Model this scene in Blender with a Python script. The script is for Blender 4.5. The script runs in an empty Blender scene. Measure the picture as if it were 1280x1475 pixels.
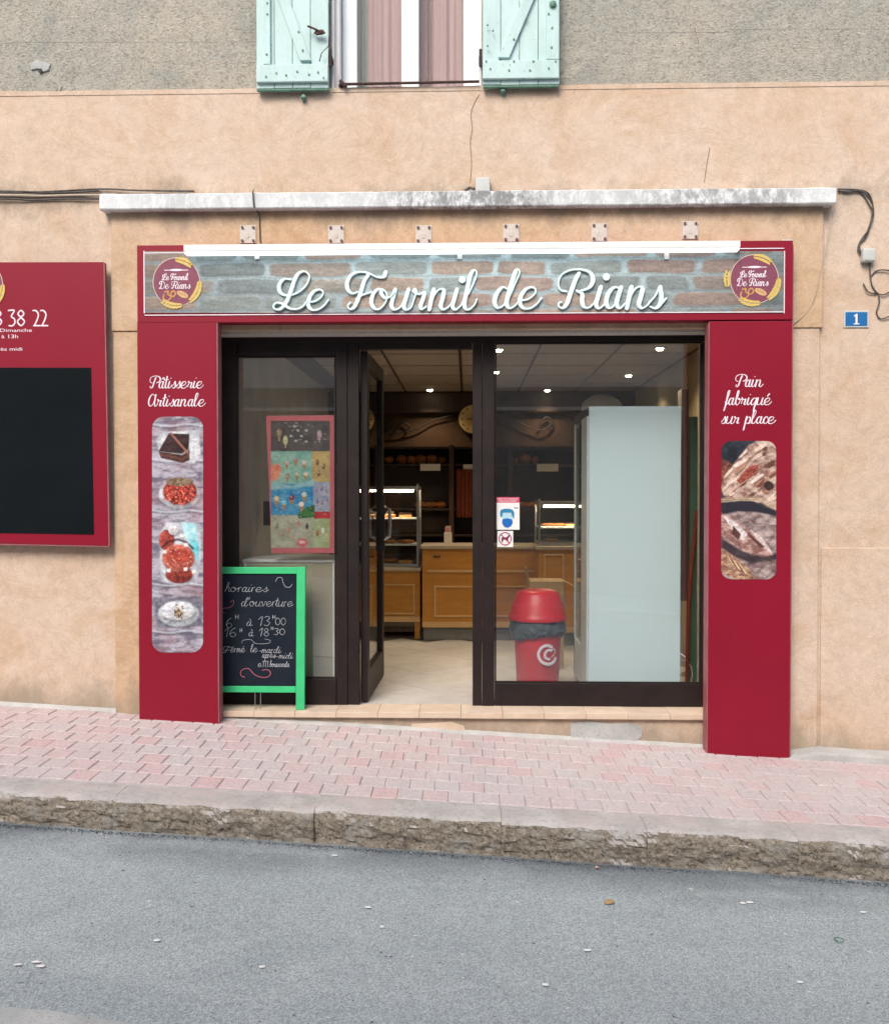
import bpy, bmesh, math, random
import numpy as np
from mathutils import Vector, Matrix, noise
random.seed(7)
R = math.radians
scene = bpy.context.scene
C = scene.collection

# ------------------------------------------------------------------ camera
CAM = Vector((0.0, -5.38, 1.30)); YAW = R(1.5); PIT = R(0.92); F = 1280.0
cd = bpy.data.cameras.new('camera'); cam = bpy.data.objects.new('camera', cd); C.objects.link(cam)
cd.sensor_fit = 'HORIZONTAL'; cd.sensor_width = 36.0; cd.lens = 36.0
cd.clip_start = 0.05; cd.clip_end = 500
cam.location = CAM
cam.rotation_euler = (math.pi/2 - PIT, 0, YAW)
scene.camera = cam
# ------------------------------------------------------------------ sky, sun, exposure
w = bpy.data.worlds.new('World'); scene.world = w; w.use_nodes = True
wn = w.node_tree.nodes; wl = w.node_tree.links
sky = wn.new('ShaderNodeTexSky'); sky.sky_type = 'NISHITA'; sky.sun_disc = False
sky.sun_elevation = R(45); sky.sun_rotation = R(200)
sky.dust_density = 4.0; sky.air_density = 1.0; sky.ozone_density = 1.0
wl.new(sky.outputs[0], wn['Background'].inputs[0])
wn['Background'].inputs[1].default_value = 0.15
sd = bpy.data.lights.new('sun', 'SUN'); sd.energy = 1.5; sd.angle = R(28); sd.color = (1, .96, .90)
so = bpy.data.objects.new('sun', sd); C.objects.link(so)
sdir = Vector((math.sin(R(200))*math.cos(R(45)), math.cos(R(200))*math.cos(R(45)), math.sin(R(45))))
so.rotation_euler = sdir.to_track_quat('Z', 'Y').to_euler(); so.location = sdir*30
vs = scene.view_settings
vs.view_transform = 'Standard'; vs.look = 'None'; vs.gamma = 1; vs.exposure = 0.60; vs.use_curve_mapping = False
scene.cycles.max_bounces = 8; scene.cycles.transparent_max_bounces = 12

# ------------------------------------------------------------------ measuring helpers
cf = Vector((-math.sin(YAW)*math.cos(PIT), math.cos(YAW)*math.cos(PIT), -math.sin(PIT)))
cr = Vector((math.cos(YAW), math.sin(YAW), 0)); cu = cr.cross(cf)
def P(px, py, Y):
    d = cf + cr*((px-640)/F) - cu*((py-737.5)/F)
    t = (Y-CAM.y)/d.y
    return CAM + d*t
def X(px, py, Y): return P(px, py, Y).x
def Z(px, py, Y): return P(px, py, Y).z
def PZ(px, py, z):
    d = cf + cr*((px-640)/F) - cu*((py-737.5)/F)
    return CAM + d*((z-CAM.z)/d.z)

# ------------------------------------------------------------------ materials
def nt(name):
    m = bpy.data.materials.new(name); m.use_nodes = True
    n = m.node_tree.nodes; l = m.node_tree.links
    return m, n, l, n['Principled BSDF']
def ramp(n, l, src, p0, p1, c0=(0,0,0,1), c1=(1,1,1,1)):
    r = n.new('ShaderNodeValToRGB'); r.color_ramp.elements[0].position = p0; r.color_ramp.elements[1].position = p1
    r.color_ramp.elements[0].color = c0; r.color_ramp.elements[1].color = c1
    l.new(src, r.inputs[0]); return r.outputs[0]
def c4(c): return (c[0], c[1], c[2], 1)
def tex(n, l, coord, scale, detail=6, rough=.6, stretch=None, dist=0):
    t = n.new('ShaderNodeTexNoise'); t.inputs['Scale'].default_value = scale
    t.inputs['Detail'].default_value = detail; t.inputs['Roughness'].default_value = rough
    t.inputs['Distortion'].default_value = dist
    if stretch:
        mp = n.new('ShaderNodeMapping'); mp.inputs['Scale'].default_value = stretch
        l.new(coord, mp.inputs[0]); coord = mp.outputs[0]
    l.new(coord, t.inputs['Vector']); return t.outputs['Fac']
def mixc(n, l, fac, a, b, mode='MIX'):
    m = n.new('ShaderNodeMix'); m.data_type = 'RGBA'; m.blend_type = mode
    for i, v in ((0, fac), (6, a), (7, b)):
        if isinstance(v, (int, float)): m.inputs[i].default_value = v
        elif isinstance(v, tuple): m.inputs[i].default_value = c4(v)
        else: l.new(v, m.inputs[i])
    return m.outputs[2]
def bumpn(n, l, b, h, strength, dist=.01):
    bp = n.new('ShaderNodeBump'); bp.inputs['Strength'].default_value = strength; bp.inputs['Distance'].default_value = dist
    l.new(h, bp.inputs['Height']); l.new(bp.outputs[0], b.inputs['Normal']); return bp
def mat(name, col, col2=None, scale=6, rough=.6, bump=0, bscale=60, bdist=.004, spec=.4, metal=0, rand=0, stretch=None, contrast=(.35,.65), speck=None, coat=0):
    m, n, l, b = nt(name)
    tc = n.new('ShaderNodeTexCoord').outputs['Object']
    if rand:
        oi = n.new('ShaderNodeObjectInfo'); ad = n.new('ShaderNodeVectorMath'); ad.operation = 'MULTIPLY_ADD'
        l.new(oi.outputs['Location'], ad.inputs[0]); ad.inputs[1].default_value = (7.3, 5.1, 3.7); l.new(tc, ad.inputs[2]); tc = ad.outputs[0]
    if col2 is None: col2 = tuple(c*.82 for c in col)
    f = ramp(n, l, tex(n, l, tc, scale, stretch=stretch), contrast[0], contrast[1])
    c = mixc(n, l, f, col, col2)
    if speck:
        f2 = ramp(n, l, tex(n, l, tc, speck[1], 2), speck[2], speck[2]+.06); c = mixc(n, l, f2, c, speck[0])
    if rand:
        hs = n.new('ShaderNodeHueSaturation'); mr = n.new('ShaderNodeMapRange')
        mr.inputs[3].default_value = 1-rand; mr.inputs[4].default_value = 1+rand
        l.new(oi.outputs['Random'], mr.inputs[0]); l.new(mr.outputs[0], hs.inputs['Value']); l.new(c, hs.inputs['Color']); c = hs.outputs[0]
    l.new(c, b.inputs['Base Color'])
    b.inputs['Roughness'].default_value = rough; b.inputs['Metallic'].default_value = metal
    b.inputs['Specular IOR Level'].default_value = spec; b.inputs['Coat Weight'].default_value = coat
    if bump: bumpn(n, l, b, tex(n, l, tc, bscale, 8, .65), bump, bdist)
    return m
def emis(name, col, st):
    m, n, l, b = nt(name); b.inputs['Base Color'].default_value = c4(col)
    b.inputs['Emission Color'].default_value = c4(col); b.inputs['Emission Strength'].default_value = st; return m
def glassmat(name, tint=(1,1,1), boost=1.0, ior=1.5, add=0.0):
    m = bpy.data.materials.new(name); m.use_nodes = True; n = m.node_tree.nodes; l = m.node_tree.links; n.clear()
    o = n.new('ShaderNodeOutputMaterial'); t = n.new('ShaderNodeBsdfTransparent'); t.inputs[0].default_value = c4(tint)
    g = n.new('ShaderNodeBsdfGlossy'); g.inputs['Roughness'].default_value = .015
    lw = n.new('ShaderNodeLayerWeight'); lw.inputs[0].default_value = .5
    pw = n.new('ShaderNodeMath'); pw.operation = 'POWER'; pw.inputs[1].default_value = 5; l.new(lw.outputs['Facing'], pw.inputs[0])
    mm = n.new('ShaderNodeMath'); mm.operation = 'MULTIPLY_ADD'; mm.inputs[1].default_value = .9; mm.inputs[2].default_value = boost
    l.new(pw.outputs[0], mm.inputs[0])
    x = n.new('ShaderNodeMixShader'); l.new(mm.outputs[0], x.inputs[0]); l.new(t.outputs[0], x.inputs[1]); l.new(g.outputs[0], x.inputs[2])
    l.new(x.outputs[0], o.inputs[0]); return m

def plaster(name, c1, c2, c3, fine=.5, bdist=.006, stain=None, speck=False, fscale=170, dirt=0):
    m, n, l, b = nt(name); tc = n.new('ShaderNodeTexCoord').outputs['Object']
    a = ramp(n, l, tex(n, l, tc, .9, 5, .6, dist=.4), .38, .66)
    c = mixc(n, l, a, c1, c2)
    d = ramp(n, l, tex(n, l, tc, 2.6, 8, .7, stretch=(1,1,1.3), dist=.8), .48, .72)
    c = mixc(n, l, d, c, c3)
    e = ramp(n, l, tex(n, l, tc, 14, 8, .75, dist=.5),   .3, .75, (.80,.79,.77,1), (1.08,1.08,1.09,1))
    c = mixc(n, l, .9, c, e, 'MULTIPLY')
    # thin vertical weather streaks
    s = ramp(n, l, tex(n, l, tc, 5, 6, .7, stretch=(3,3,.25)), .58, .8)
    sm = n.new('ShaderNodeMath'); sm.operation = 'MULTIPLY'; sm.inputs[1].default_value = .3; l.new(s, sm.inputs[0])
    c = mixc(n, l, sm.outputs[0], c, stain or tuple(v*.5 for v in c1))
    th = n.new('ShaderNodeMath'); th.operation = 'SUBTRACT'; th.inputs[1].default_value = .5; l.new(tex(n, l, tc, 2.2, 9, .72, stretch=(1,1,1.4), dist=2.5), th.inputs[0])
    ta = n.new('ShaderNodeMath'); ta.operation = 'ABSOLUTE'; l.new(th.outputs[0], ta.inputs[0])
    lnm = ramp(n, l, ta.outputs[0], .002, .012, (.4,.4,.4,1), (0,0,0,1)); c = mixc(n, l, lnm, c, tuple(v*.62 for v in c3))
    gr = ramp(n, l, tex(n, l, tc, 95, 4, .8), .35, .65, (.90,.895,.89,1), (1.05,1.05,1.05,1)); c = mixc(n, l, .9, c, gr, 'MULTIPLY')
    k = ramp(n, l, tex(n, l, tc, 6, 10, .82, stretch=(1,1,.8), dist=1.0), .62, .72); km = n.new('ShaderNodeMath'); km.operation='MULTIPLY'; km.inputs[1].default_value=.35; l.new(k, km.inputs[0])
    c = mixc(n, l, km.outputs[0], c, tuple(v*.55 for v in c3))
    k = ramp(n, l, tex(n, l, tc, 4.4, 9, .8, dist=2.0), .60, .74); km = n.new('ShaderNodeMath'); km.operation='MULTIPLY'; km.inputs[1].default_value=.45; l.new(k, km.inputs[0])
    c = mixc(n, l, km.outputs[0], c, tuple(min(.8, v*1.25+.05) for v in c2))
    if dirt:
        sx_ = n.new('ShaderNodeSeparateXYZ'); l.new(tc, sx_.inputs[0])
        h_ = n.new('ShaderNodeMath'); h_.operation = 'MULTIPLY_ADD'; h_.inputs[1].default_value = .062; l.new(sx_.outputs[0], h_.inputs[0]); l.new(sx_.outputs[2], h_.inputs[2])
        nz_ = tex(n, l, tc, 5, 8, .75, stretch=(1,1,.5))
        g_ = n.new('ShaderNodeMath'); g_.operation = 'MULTIPLY_ADD'; g_.inputs[1].default_value = -.55; l.new(nz_, g_.inputs[0]); l.new(h_.outputs[0], g_.inputs[2])
        mr = n.new('ShaderNodeMapRange'); mr.inputs[1].default_value = -.42; mr.inputs[2].default_value = -.22; mr.inputs[3].default_value = .85; mr.inputs[4].default_value = 0; l.new(g_.outputs[0], mr.inputs[0])
        c = mixc(n, l, mr.outputs[0], c, (.30,.25,.19))
        # sooty runs under the ledge and along the cable line
        g2 = n.new('ShaderNodeMath'); g2.operation = 'SUBTRACT'; g2.inputs[1].default_value = dirt; l.new(sx_.outputs[2], g2.inputs[0])
        ab = n.new('ShaderNodeMath'); ab.operation = 'ABSOLUTE'; l.new(g2.outputs[0], ab.inputs[0])
        nz2 = tex(n, l, tc, 2.4, 9, .78, stretch=(1,1,.6)); g3 = n.new('ShaderNodeMath'); g3.operation = 'MULTIPLY_ADD'; g3.inputs[1].default_value = -1.3; l.new(ab.outputs[0], g3.inputs[0]); l.new(nz2, g3.inputs[2])
        mr = n.new('ShaderNodeMapRange'); mr.inputs[1].default_value = .36; mr.inputs[2].default_value = .56; mr.inputs[4].default_value = .75; l.new(g3.outputs[0], mr.inputs[0])
        c = mixc(n, l, mr.outputs[0], c, (.26,.21,.16))
    if speck:
        f2 = ramp(n, l, tex(n, l, tc, fscale*.6, 4, .75), .36, .5, (.62,.61,.58,1), (1.03,1.03,1.03,1)); c = mixc(n, l, .8, c, f2, 'MULTIPLY')
    l.new(c, b.inputs['Base Color']); b.inputs['Roughness'].default_value = .93; b.inputs['Specular IOR Level'].default_value = .15
    h1 = tex(n, l, tc, fscale, 4, .7); h2 = tex(n, l, tc, 9, 8, .6, dist=1.2)
    mx = n.new('ShaderNodeMath'); mx.operation = 'MULTIPLY_ADD'; mx.inputs[1].default_value = fine
    l.new(h1, mx.inputs[0]); l.new(h2, mx.inputs[2])
    bumpn(n, l, b, mx.outputs[0], .55, bdist); return m

M = {}
M['peach'] = plaster('peach_plaster', (.63,.49,.38), (.67,.545,.445), (.57,.41,.285), .35, dirt=3.10)
M['ochre'] = plaster('ochre_plaster', (.60,.43,.28), (.64,.48,.35), (.50,.335,.195), .3, dirt=3.02)
M['grey'] = plaster('grey_render', (.45,.445,.39), (.54,.50,.42), (.37,.38,.35), 1.6, .03, speck=True, fscale=85)
M['opp'] = plaster('cream_render', (.74,.72,.67), (.78,.76,.70), (.66,.64,.58), .5)
M['oppstone'] = plaster('brown_grey_render', (.32,.30,.27), (.37,.35,.31), (.26,.24,.21), .5)
# weathered white ledge
m, n, l, b = nt('weathered_white_paint'); tc = n.new('ShaderNodeTexCoord').outputs['Object']
a = ramp(n, l, tex(n, l, tc, 13, 10, .8, stretch=(1.4,.6,.7)),   .40, .54)
sxl = n.new('ShaderNodeSeparateXYZ'); l.new(tc, sxl.inputs[0]); mrl = n.new('ShaderNodeMapRange'); mrl.inputs[1].default_value = -2.2; mrl.inputs[2].default_value = 2.2; l.new(sxl.outputs[0], mrl.inputs[0])
rl = n.new('ShaderNodeValToRGB'); l.new(mrl.outputs[0], rl.inputs[0]); rl.color_ramp.elements[0].position = 0; rl.color_ramp.elements[0].color = (.12,.12,.12,1); rl.color_ramp.elements[1].position = 1; rl.color_ramp.elements[1].color = (.2,.2,.2,1)
for p_, v_ in ((.10,.35),(.22,.25),(.37,.3),(.42,.75),(.58,.85),(.62,.4),(.70,.35),(.80,.7),(.92,.65),(.96,.2)):
    e_ = rl.color_ramp.elements.new(p_); e_.color = (v_,v_,v_,1)
big = rl.outputs[0]
mm = n.new('ShaderNodeMath'); mm.operation = 'MULTIPLY'; l.new(a, mm.inputs[0]); l.new(big, mm.inputs[1])
c = mixc(n, l, mm.outputs[0], (.72,.75,.76), (.13,.13,.13))
s = ramp(n, l, tex(n, l, tc, 60, 6, .7), .55, .7); sm = n.new('ShaderNodeMath'); sm.operation='MULTIPLY'; sm.inputs[1].default_value=.45; l.new(s, sm.inputs[0])
c = mixc(n, l, sm.outputs[0], c, (.36,.37,.38)); l.new(c, b.inputs['Base Color']); b.inputs['Roughness'].default_value = .9
bumpn(n, l, b, tex(n, l, tc, 50, 8, .7), .5, .006); M['ledge'] = m
# asphalt
m, n, l, b = nt('worn_asphalt'); tc = n.new('ShaderNodeTexCoord').outputs['Object']
a = ramp(n, l, tex(n, l, tc, .7, 6, .6, stretch=(.5,1,1), dist=.5), .35, .7)
c = mixc(n, l, a, (.33,.375,.39), (.395,.435,.45))
a2 = ramp(n, l, tex(n, l, tc, 3.2, 9, .75, dist=.8), .55, .78); c = mixc(n, l, a2, c, (.28,.33,.35))
sp_ = n.new('ShaderNodeSeparateXYZ'); l.new(tc, sp_.inputs[0])
nd = tex(n, l, tc, 2.2, 7, .65, stretch=(.6,1,1), dist=.6)
ed_ = n.new('ShaderNodeMath'); ed_.operation = 'MULTIPLY_ADD'; ed_.inputs[1].default_value = .55; l.new(nd, ed_.inputs[0]); l.new(sp_.outputs[1], ed_.inputs[2])
em_ = ramp(n, l, ed_.outputs[0], 0, 1)
mr_ = n.new('ShaderNodeMapRange'); mr_.inputs[1].default_value = -1.46; mr_.inputs[2].default_value = -1.06; mr_.inputs[4].default_value = .95; l.new(ed_.outputs[0], mr_.inputs[0])
c = mixc(n, l, mr_.outputs[0], c, (.15,.17,.185))
a3 = ramp(n, l, tex(n, l, tc, 1.3, 8, .7, stretch=(.5,1,1), dist=1.5), .5, .62); sc3 = n.new('ShaderNodeMath'); sc3.operation='MULTIPLY'; sc3.inputs[1].default_value=.35; l.new(a3, sc3.inputs[0]); c = mixc(n, l, sc3.outputs[0], c, (.45,.49,.50))
v = n.new('ShaderNodeTexVoronoi'); v.inputs['Scale'].default_value = 210; l.new(tc, v.inputs['Vector'])
vc = ramp(n, l, v.outputs['Color'], .1, .95, (.58,.58,.58,1), (1.38,1.38,1.36,1)); c = mixc(n, l, .9, c, vc, 'MULTIPLY')
sp = ramp(n, l, tex(n, l, tc, 34, 3, .5), .715, .745); c = mixc(n, l, sp, c, (.62,.62,.6))
sp = ramp(n, l, tex(n, l, tc, 48, 3, .5), .27, .30, (1,1,1,1), (0,0,0,1)); c = mixc(n, l, sp, c, (.08,.09,.1))
l.new(c, b.inputs['Base Color']); b.inputs['Roughness'].default_value = .85; b.inputs['Specular IOR Level'].default_value = .3
bumpn(n, l, b, v.outputs['Distance'], .6, .004); M['asphalt'] = m

M['concrete'] = mat('pale_concrete', (.50,.51,.49), (.36,.37,.36), 5, .9, .6, 90, .006, speck=((.24,.24,.24), 120, .62))
M['kerbtop'] = mat('kerb_top_cement', (.52,.515,.50), (.40,.395,.38), 6, .9, .7, 80, .006, speck=((.3,.3,.3), 150, .6), rand=.05)
M['kerbface'] = mat('rough_granite', (.17,.135,.095), (.33,.285,.22), 22, .95, 1.0, 60, .02, contrast=(.4,.62), speck=((.08,.065,.045), 55, .6), rand=.1)
m, n, l, b = nt('kerb_granite_with_cement_top'); tc = n.new('ShaderNodeTexCoord').outputs['Object']
def val(a, op, b2, c_=None):
    q = n.new('ShaderNodeMath'); q.operation = op
    for i_, t_ in enumerate((a, b2, c_)):
        if t_ is None: continue
        if isinstance(t_, (int, float)): q.inputs[i_].default_value = t_
        else: l.new(t_, q.inputs[i_])
    return q.outputs[0]
ge = n.new('ShaderNodeNewGeometry'); sx_n = n.new('ShaderNodeSeparateXYZ'); l.new(ge.outputs['True Normal'], sx_n.inputs[0])
nn_ = tex(n, l, tc, 4, 8, .75); mk = val(val(nn_, 'MULTIPLY_ADD', 1.15, sx_n.outputs[2]), 'MULTIPLY', 1)
jm = ramp(n, l, tex(n, l, tc, 2.1, 2, .4, stretch=(1,.01,.01)), .58, .66, (0,0,0,1), (.42,.42,.42,1)); mk = val(mk, 'ADD', jm)
mq = n.new('ShaderNodeMapRange'); mq.inputs[1].default_value = 1.06; mq.inputs[2].default_value = 1.2; l.new(mk, mq.inputs[0]); mk = mq.outputs[0]
fc = mixc(n, l, ramp(n, l, tex(n, l, tc, 34, 9, .8, stretch=(1,1,1.5), dist=.9), .40, .60), (.155,.125,.095), (.38,.34,.28))
fc = mixc(n, l, ramp(n, l, tex(n, l, tc, 55, 4, .7), .56, .66), fc, (.075,.06,.045)); fc = mixc(n, l, ramp(n, l, tex(n, l, tc, 6, 7, .7), .52, .66), fc, (.37,.36,.335))
tp = mixc(n, l, ramp(n, l, tex(n, l, tc, 5, 8, .7), .35, .65), (.55,.525,.505), (.38,.365,.345)); tp = mixc(n, l, ramp(n, l, tex(n, l, tc, 45, 7, .8), .52, .66), tp, (.30,.285,.27)); tp = mixc(n, l, ramp(n, l, tex(n, l, tc, 2.2, 6, .7), .5, .68), tp, (.47,.40,.38))
l.new(mixc(n, l, mk, fc, tp), b.inputs['Base Color']); b.inputs['Roughness'].default_value = .93; b.inputs['Specular IOR Level'].default_value = .2
bumpn(n, l, b, tex(n, l, tc, 90, 8, .75), .7, .008); M['kerb'] = m
M['joint'] = mat('mortar_joint', (.38,.35,.34), (.48,.45,.44), 12, .95, .5, 120)
M['tar'] = mat('dark_gutter_grit', (.04,.045,.05), (.22,.24,.25), 130, .95, contrast=(.5,.62))
def paver_mat():
    m, n, l, b = nt('pink_concrete_paver'); oi = n.new('ShaderNodeObjectInfo')
    tc0 = n.new('ShaderNodeTexCoord').outputs['Object']; ad = n.new('ShaderNodeVectorMath'); ad.operation = 'MULTIPLY_ADD'
    l.new(oi.outputs['Location'], ad.inputs[0]); ad.inputs[1].default_value = (1,1,1); l.new(tc0, ad.inputs[2]); tc = ad.outputs[0]
    r = n.new('ShaderNodeValToRGB'); el = r.color_ramp.elements; r.color_ramp.interpolation = 'LINEAR'
    el[0].position = 0; el[0].color = (.48,.44,.435,1); el[1].position = 1; el[1].color = (.55,.365,.37,1)
    for p_, c_ in ((.35,(.52,.46,.455,1)), (.72,(.53,.43,.425,1)), (.92,(.55,.39,.39,1))):
        e = el.new(p_); e.color = c_
    l.new(oi.outputs['Random'], r.inputs[0])
    big = ramp(n, l, tex(n, l, tc, 1.6, 5, .6), .36, .64); c = mixc(n, l, .42, r.outputs[0], mixc(n, l, big, (.56,.53,.52), (.53,.42,.42)))
    f = ramp(n, l, tex(n, l, tc, 60, 5, .7), .3, .7, (.74,.73,.73,1), (1.12,1.12,1.12,1)); c = mixc(n, l, .9, c, f, 'MULTIPLY')
    l.new(c, b.inputs['Base Color']); b.inputs['Roughness'].default_value = .9; b.inputs['Specular IOR Level'].default_value = .25
    bumpn(n, l, b, tex(n, l, tc, 140, 5, .7), .5, .003); return m
M['paver'] = paver_mat()
M['red'] = mat('crimson_panel', (.245,.006,.024), (.225,.005,.021), 1.5, .42, spec=.3)
M['rededge'] = mat('panel_pink_edge', (.34,.12,.13), (.28,.08,.09), 8, .5)
M['white'] = mat('white_paint', (.78,.78,.77), (.72,.72,.70), 7, .5)
M['print'] = mat('white_print', (.82,.74,.80), (.78,.70,.77), 7, .5)
M['cyanwhite'] = mat('white_letters', (.74,.90,.90), (.70,.86,.86), 7, .4)
M['joinery'] = mat('dark_brown_joinery', (.012,.008,.008), (.020,.012,.012), 7, .5, .15, 60, spec=.3)
M['black'] = mat('black_board', (.006,.009,.011), (.004,.007,.009), 3, .75, spec=.08)
M['slate'] = mat('chalkboard', (.008,.012,.022), (.018,.026,.036), 4, .8, spec=.12, contrast=(.3,.8))
M['green'] = mat('bright_green_paint', (.045,.52,.20), (.04,.46,.18), 9, .5, .2, 80)
M['chalk'] = mat('chalk', (.55,.58,.62), (.25,.27,.3), 160, .95, contrast=(.4,.65))
M['chalkred'] = mat('pink_chalk', (.50,.12,.17), (.38,.12,.16), 160, .95)
M['shutter'] = mat('mint_paint', (.50,.66,.65), (.42,.57,.55), 9, .75, .5, 120, .003, contrast=(.4,.7), speck=((.32,.42,.37), 60, .66), stretch=(1,1,.35))
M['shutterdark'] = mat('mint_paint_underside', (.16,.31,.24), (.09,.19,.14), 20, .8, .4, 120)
M['iron'] = mat('rusty_iron', (.045,.03,.03), (.10,.055,.045), 60, .8, .5, 150, metal=.3)
M['cable'] = mat('grey_black_cable', (.05,.045,.042), (.12,.11,.10), 40, .7)
M['cablewhite'] = mat('off_white_cable', (.50,.42,.34), (.4,.33,.26), 40, .7)
M['plastic'] = mat('grey_white_plastic', (.55,.58,.56), (.48,.5,.48), 9, .5)
M['curtain'] = mat('mauve_curtain', (.42,.27,.28), (.45,.30,.31), 2, .9, stretch=(2,1,.3))
M['curtain2'] = mat('grey_voile', (.42,.44,.41), (.5,.5,.47), 3, .9, stretch=(6,1,.3))
M['pvc'] = mat('white_pvc', (.74,.80,.83), (.69,.76,.79), 4, .35, spec=.5)
M['blue'] = mat('enamel_blue', (.015,.13,.36), (.02,.16,.40), 9, .25, spec=.6, speck=((.3,.35,.38), 50, .71))
M['plate'] = mat('painted_over_steel_plate', (.60,.57,.53), (.52,.47,.42), 40, .7, .4, 120)
M['bolt'] = mat('rusty_bolt', (.10,.055,.035), (.2,.12,.08), 120, .7)
M['glass'] = glassmat('shop_glass', (.97,.98,.975), .145)
M['glassd'] = glassmat('case_glass', (.93,.96,.97), .05)
M['upglass'] = glassmat('window_glass', (.95,.97,.96), .02)
M['tile'] = mat('pale_floor_tile', (.56,.55,.53), (.47,.455,.43), 9, .35, .1, 60, spec=.5, rand=.05)
M['silltile'] = mat('cream_sill_tile', (.64,.53,.42), (.56,.43,.32), 8, .6, .2, 80, rand=.05)
M['grout'] = mat('grout', (.20,.18,.16), (.14,.125,.11), 20, .9)
M['ceil'] = mat('ceiling_tile', (.35,.29,.235), (.30,.25,.20), 14, .9, .3, 160, rand=.04)
M['ceilgrid'] = mat('ceiling_grid', (.06,.03,.025), (.08,.04,.03), 14, .6)
M['inwall'] = mat('interior_grey_wall', (.52,.53,.49), (.42,.42,.39), 3, .9)
M['inright'] = mat('interior_olive_wall', (.33,.29,.19), (.26,.235,.15), 3, .9)
M['inback'] = mat('interior_brown_wall', (.07,.036,.018), (.04,.022,.012), 4, .85, .3, 50)
M['dwood'] = mat('dark_wood', (.035,.016,.010), (.02,.01,.007), 12, .55, .2, 60, stretch=(8,1,1))
M['cwood'] = mat('honey_wood', (.48,.22,.035), (.40,.175,.025), 5, .5, .1, 60, stretch=(1,1,5))
M['cwood2'] = mat('honey_wood_light_trim', (.58,.38,.17), (.5,.32,.14), 8, .5)
M['stone'] = mat('counter_top_stone', (.42,.36,.28), (.34,.29,.22), 30, .35)
M['steel'] = mat('brushed_steel', (.5,.5,.48), (.42,.42,.4), 30, .3, metal=.9)
M['zinc'] = mat('grey_plinth', (.20,.20,.18), (.15,.15,.14), 6, .6)
M['fridge'] = mat('fridge_white_panel', (.69,.845,.89), (.67,.825,.87), 1.2, .4, spec=.5)
M['fridge2'] = mat('fridge_white_edge', (.58,.64,.63), (.52,.58,.57), 3, .4)
M['navy'] = mat('fridge_navy_top', (.01,.02,.035), (.012,.024,.04), 3, .4)
M['binred'] = mat('red_plastic', (.62,.02,.03), (.56,.016,.025), 4, .38, spec=.5)
M['bag'] = mat('grey_bin_liner', (.035,.05,.058), (.09,.115,.125), 18, .3, .9, 30, .02, spec=.7)
M['crust'] = mat('bread_crust', (.38,.15,.035), (.22,.07,.018), 30, .7, .5, 60, contrast=(.3,.7), rand=.2)
M['cake'] = mat('cake_cream', (.62,.38,.15), (.5,.25,.07), 30, .6, .3, 60)
M['choc'] = mat('chocolate', (.05,.02,.012), (.03,.012,.008), 30, .45)
M['pinkcake'] = mat('pink_icing', (.55,.2,.2), (.5,.3,.25), 20, .5)
M['card'] = mat('cardboard', (.40,.27,.14), (.33,.22,.11), 10, .85)
M['paperw'] = mat('paper_white', (.68,.66,.60), (.6,.58,.52), 30, .8)
M['clockface'] = mat('yellowed_clock_face', (.55,.40,.17), (.46,.32,.12), 5, .5)
M['drape'] = mat('russet_curtain', (.22,.05,.02), (.12,.025,.012), 4, .9, stretch=(10,1,.4))
M['cream'] = mat('cream_laminate', (.42,.37,.29), (.37,.325,.25), 2.5, .5)
M['poster_frame'] = mat('poster_frame_red', (.55,.14,.15), (.5,.11,.13), 5, .4)
M['greenpaint'] = mat('green_shutter_paint', (.03,.16,.10), (.02,.12,.075), 5, .6)
M['crack'] = mat('hairline_crack', (.22,.15,.10), (.30,.2,.13), 40, .9)
M['incised'] = mat('incised_joint', (.26,.25,.22), (.36,.35,.31), 9, .95, contrast=(.3,.6))
M['black2'] = mat('black_rubber', (.012,.012,.012), None, 5, .6)

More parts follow.
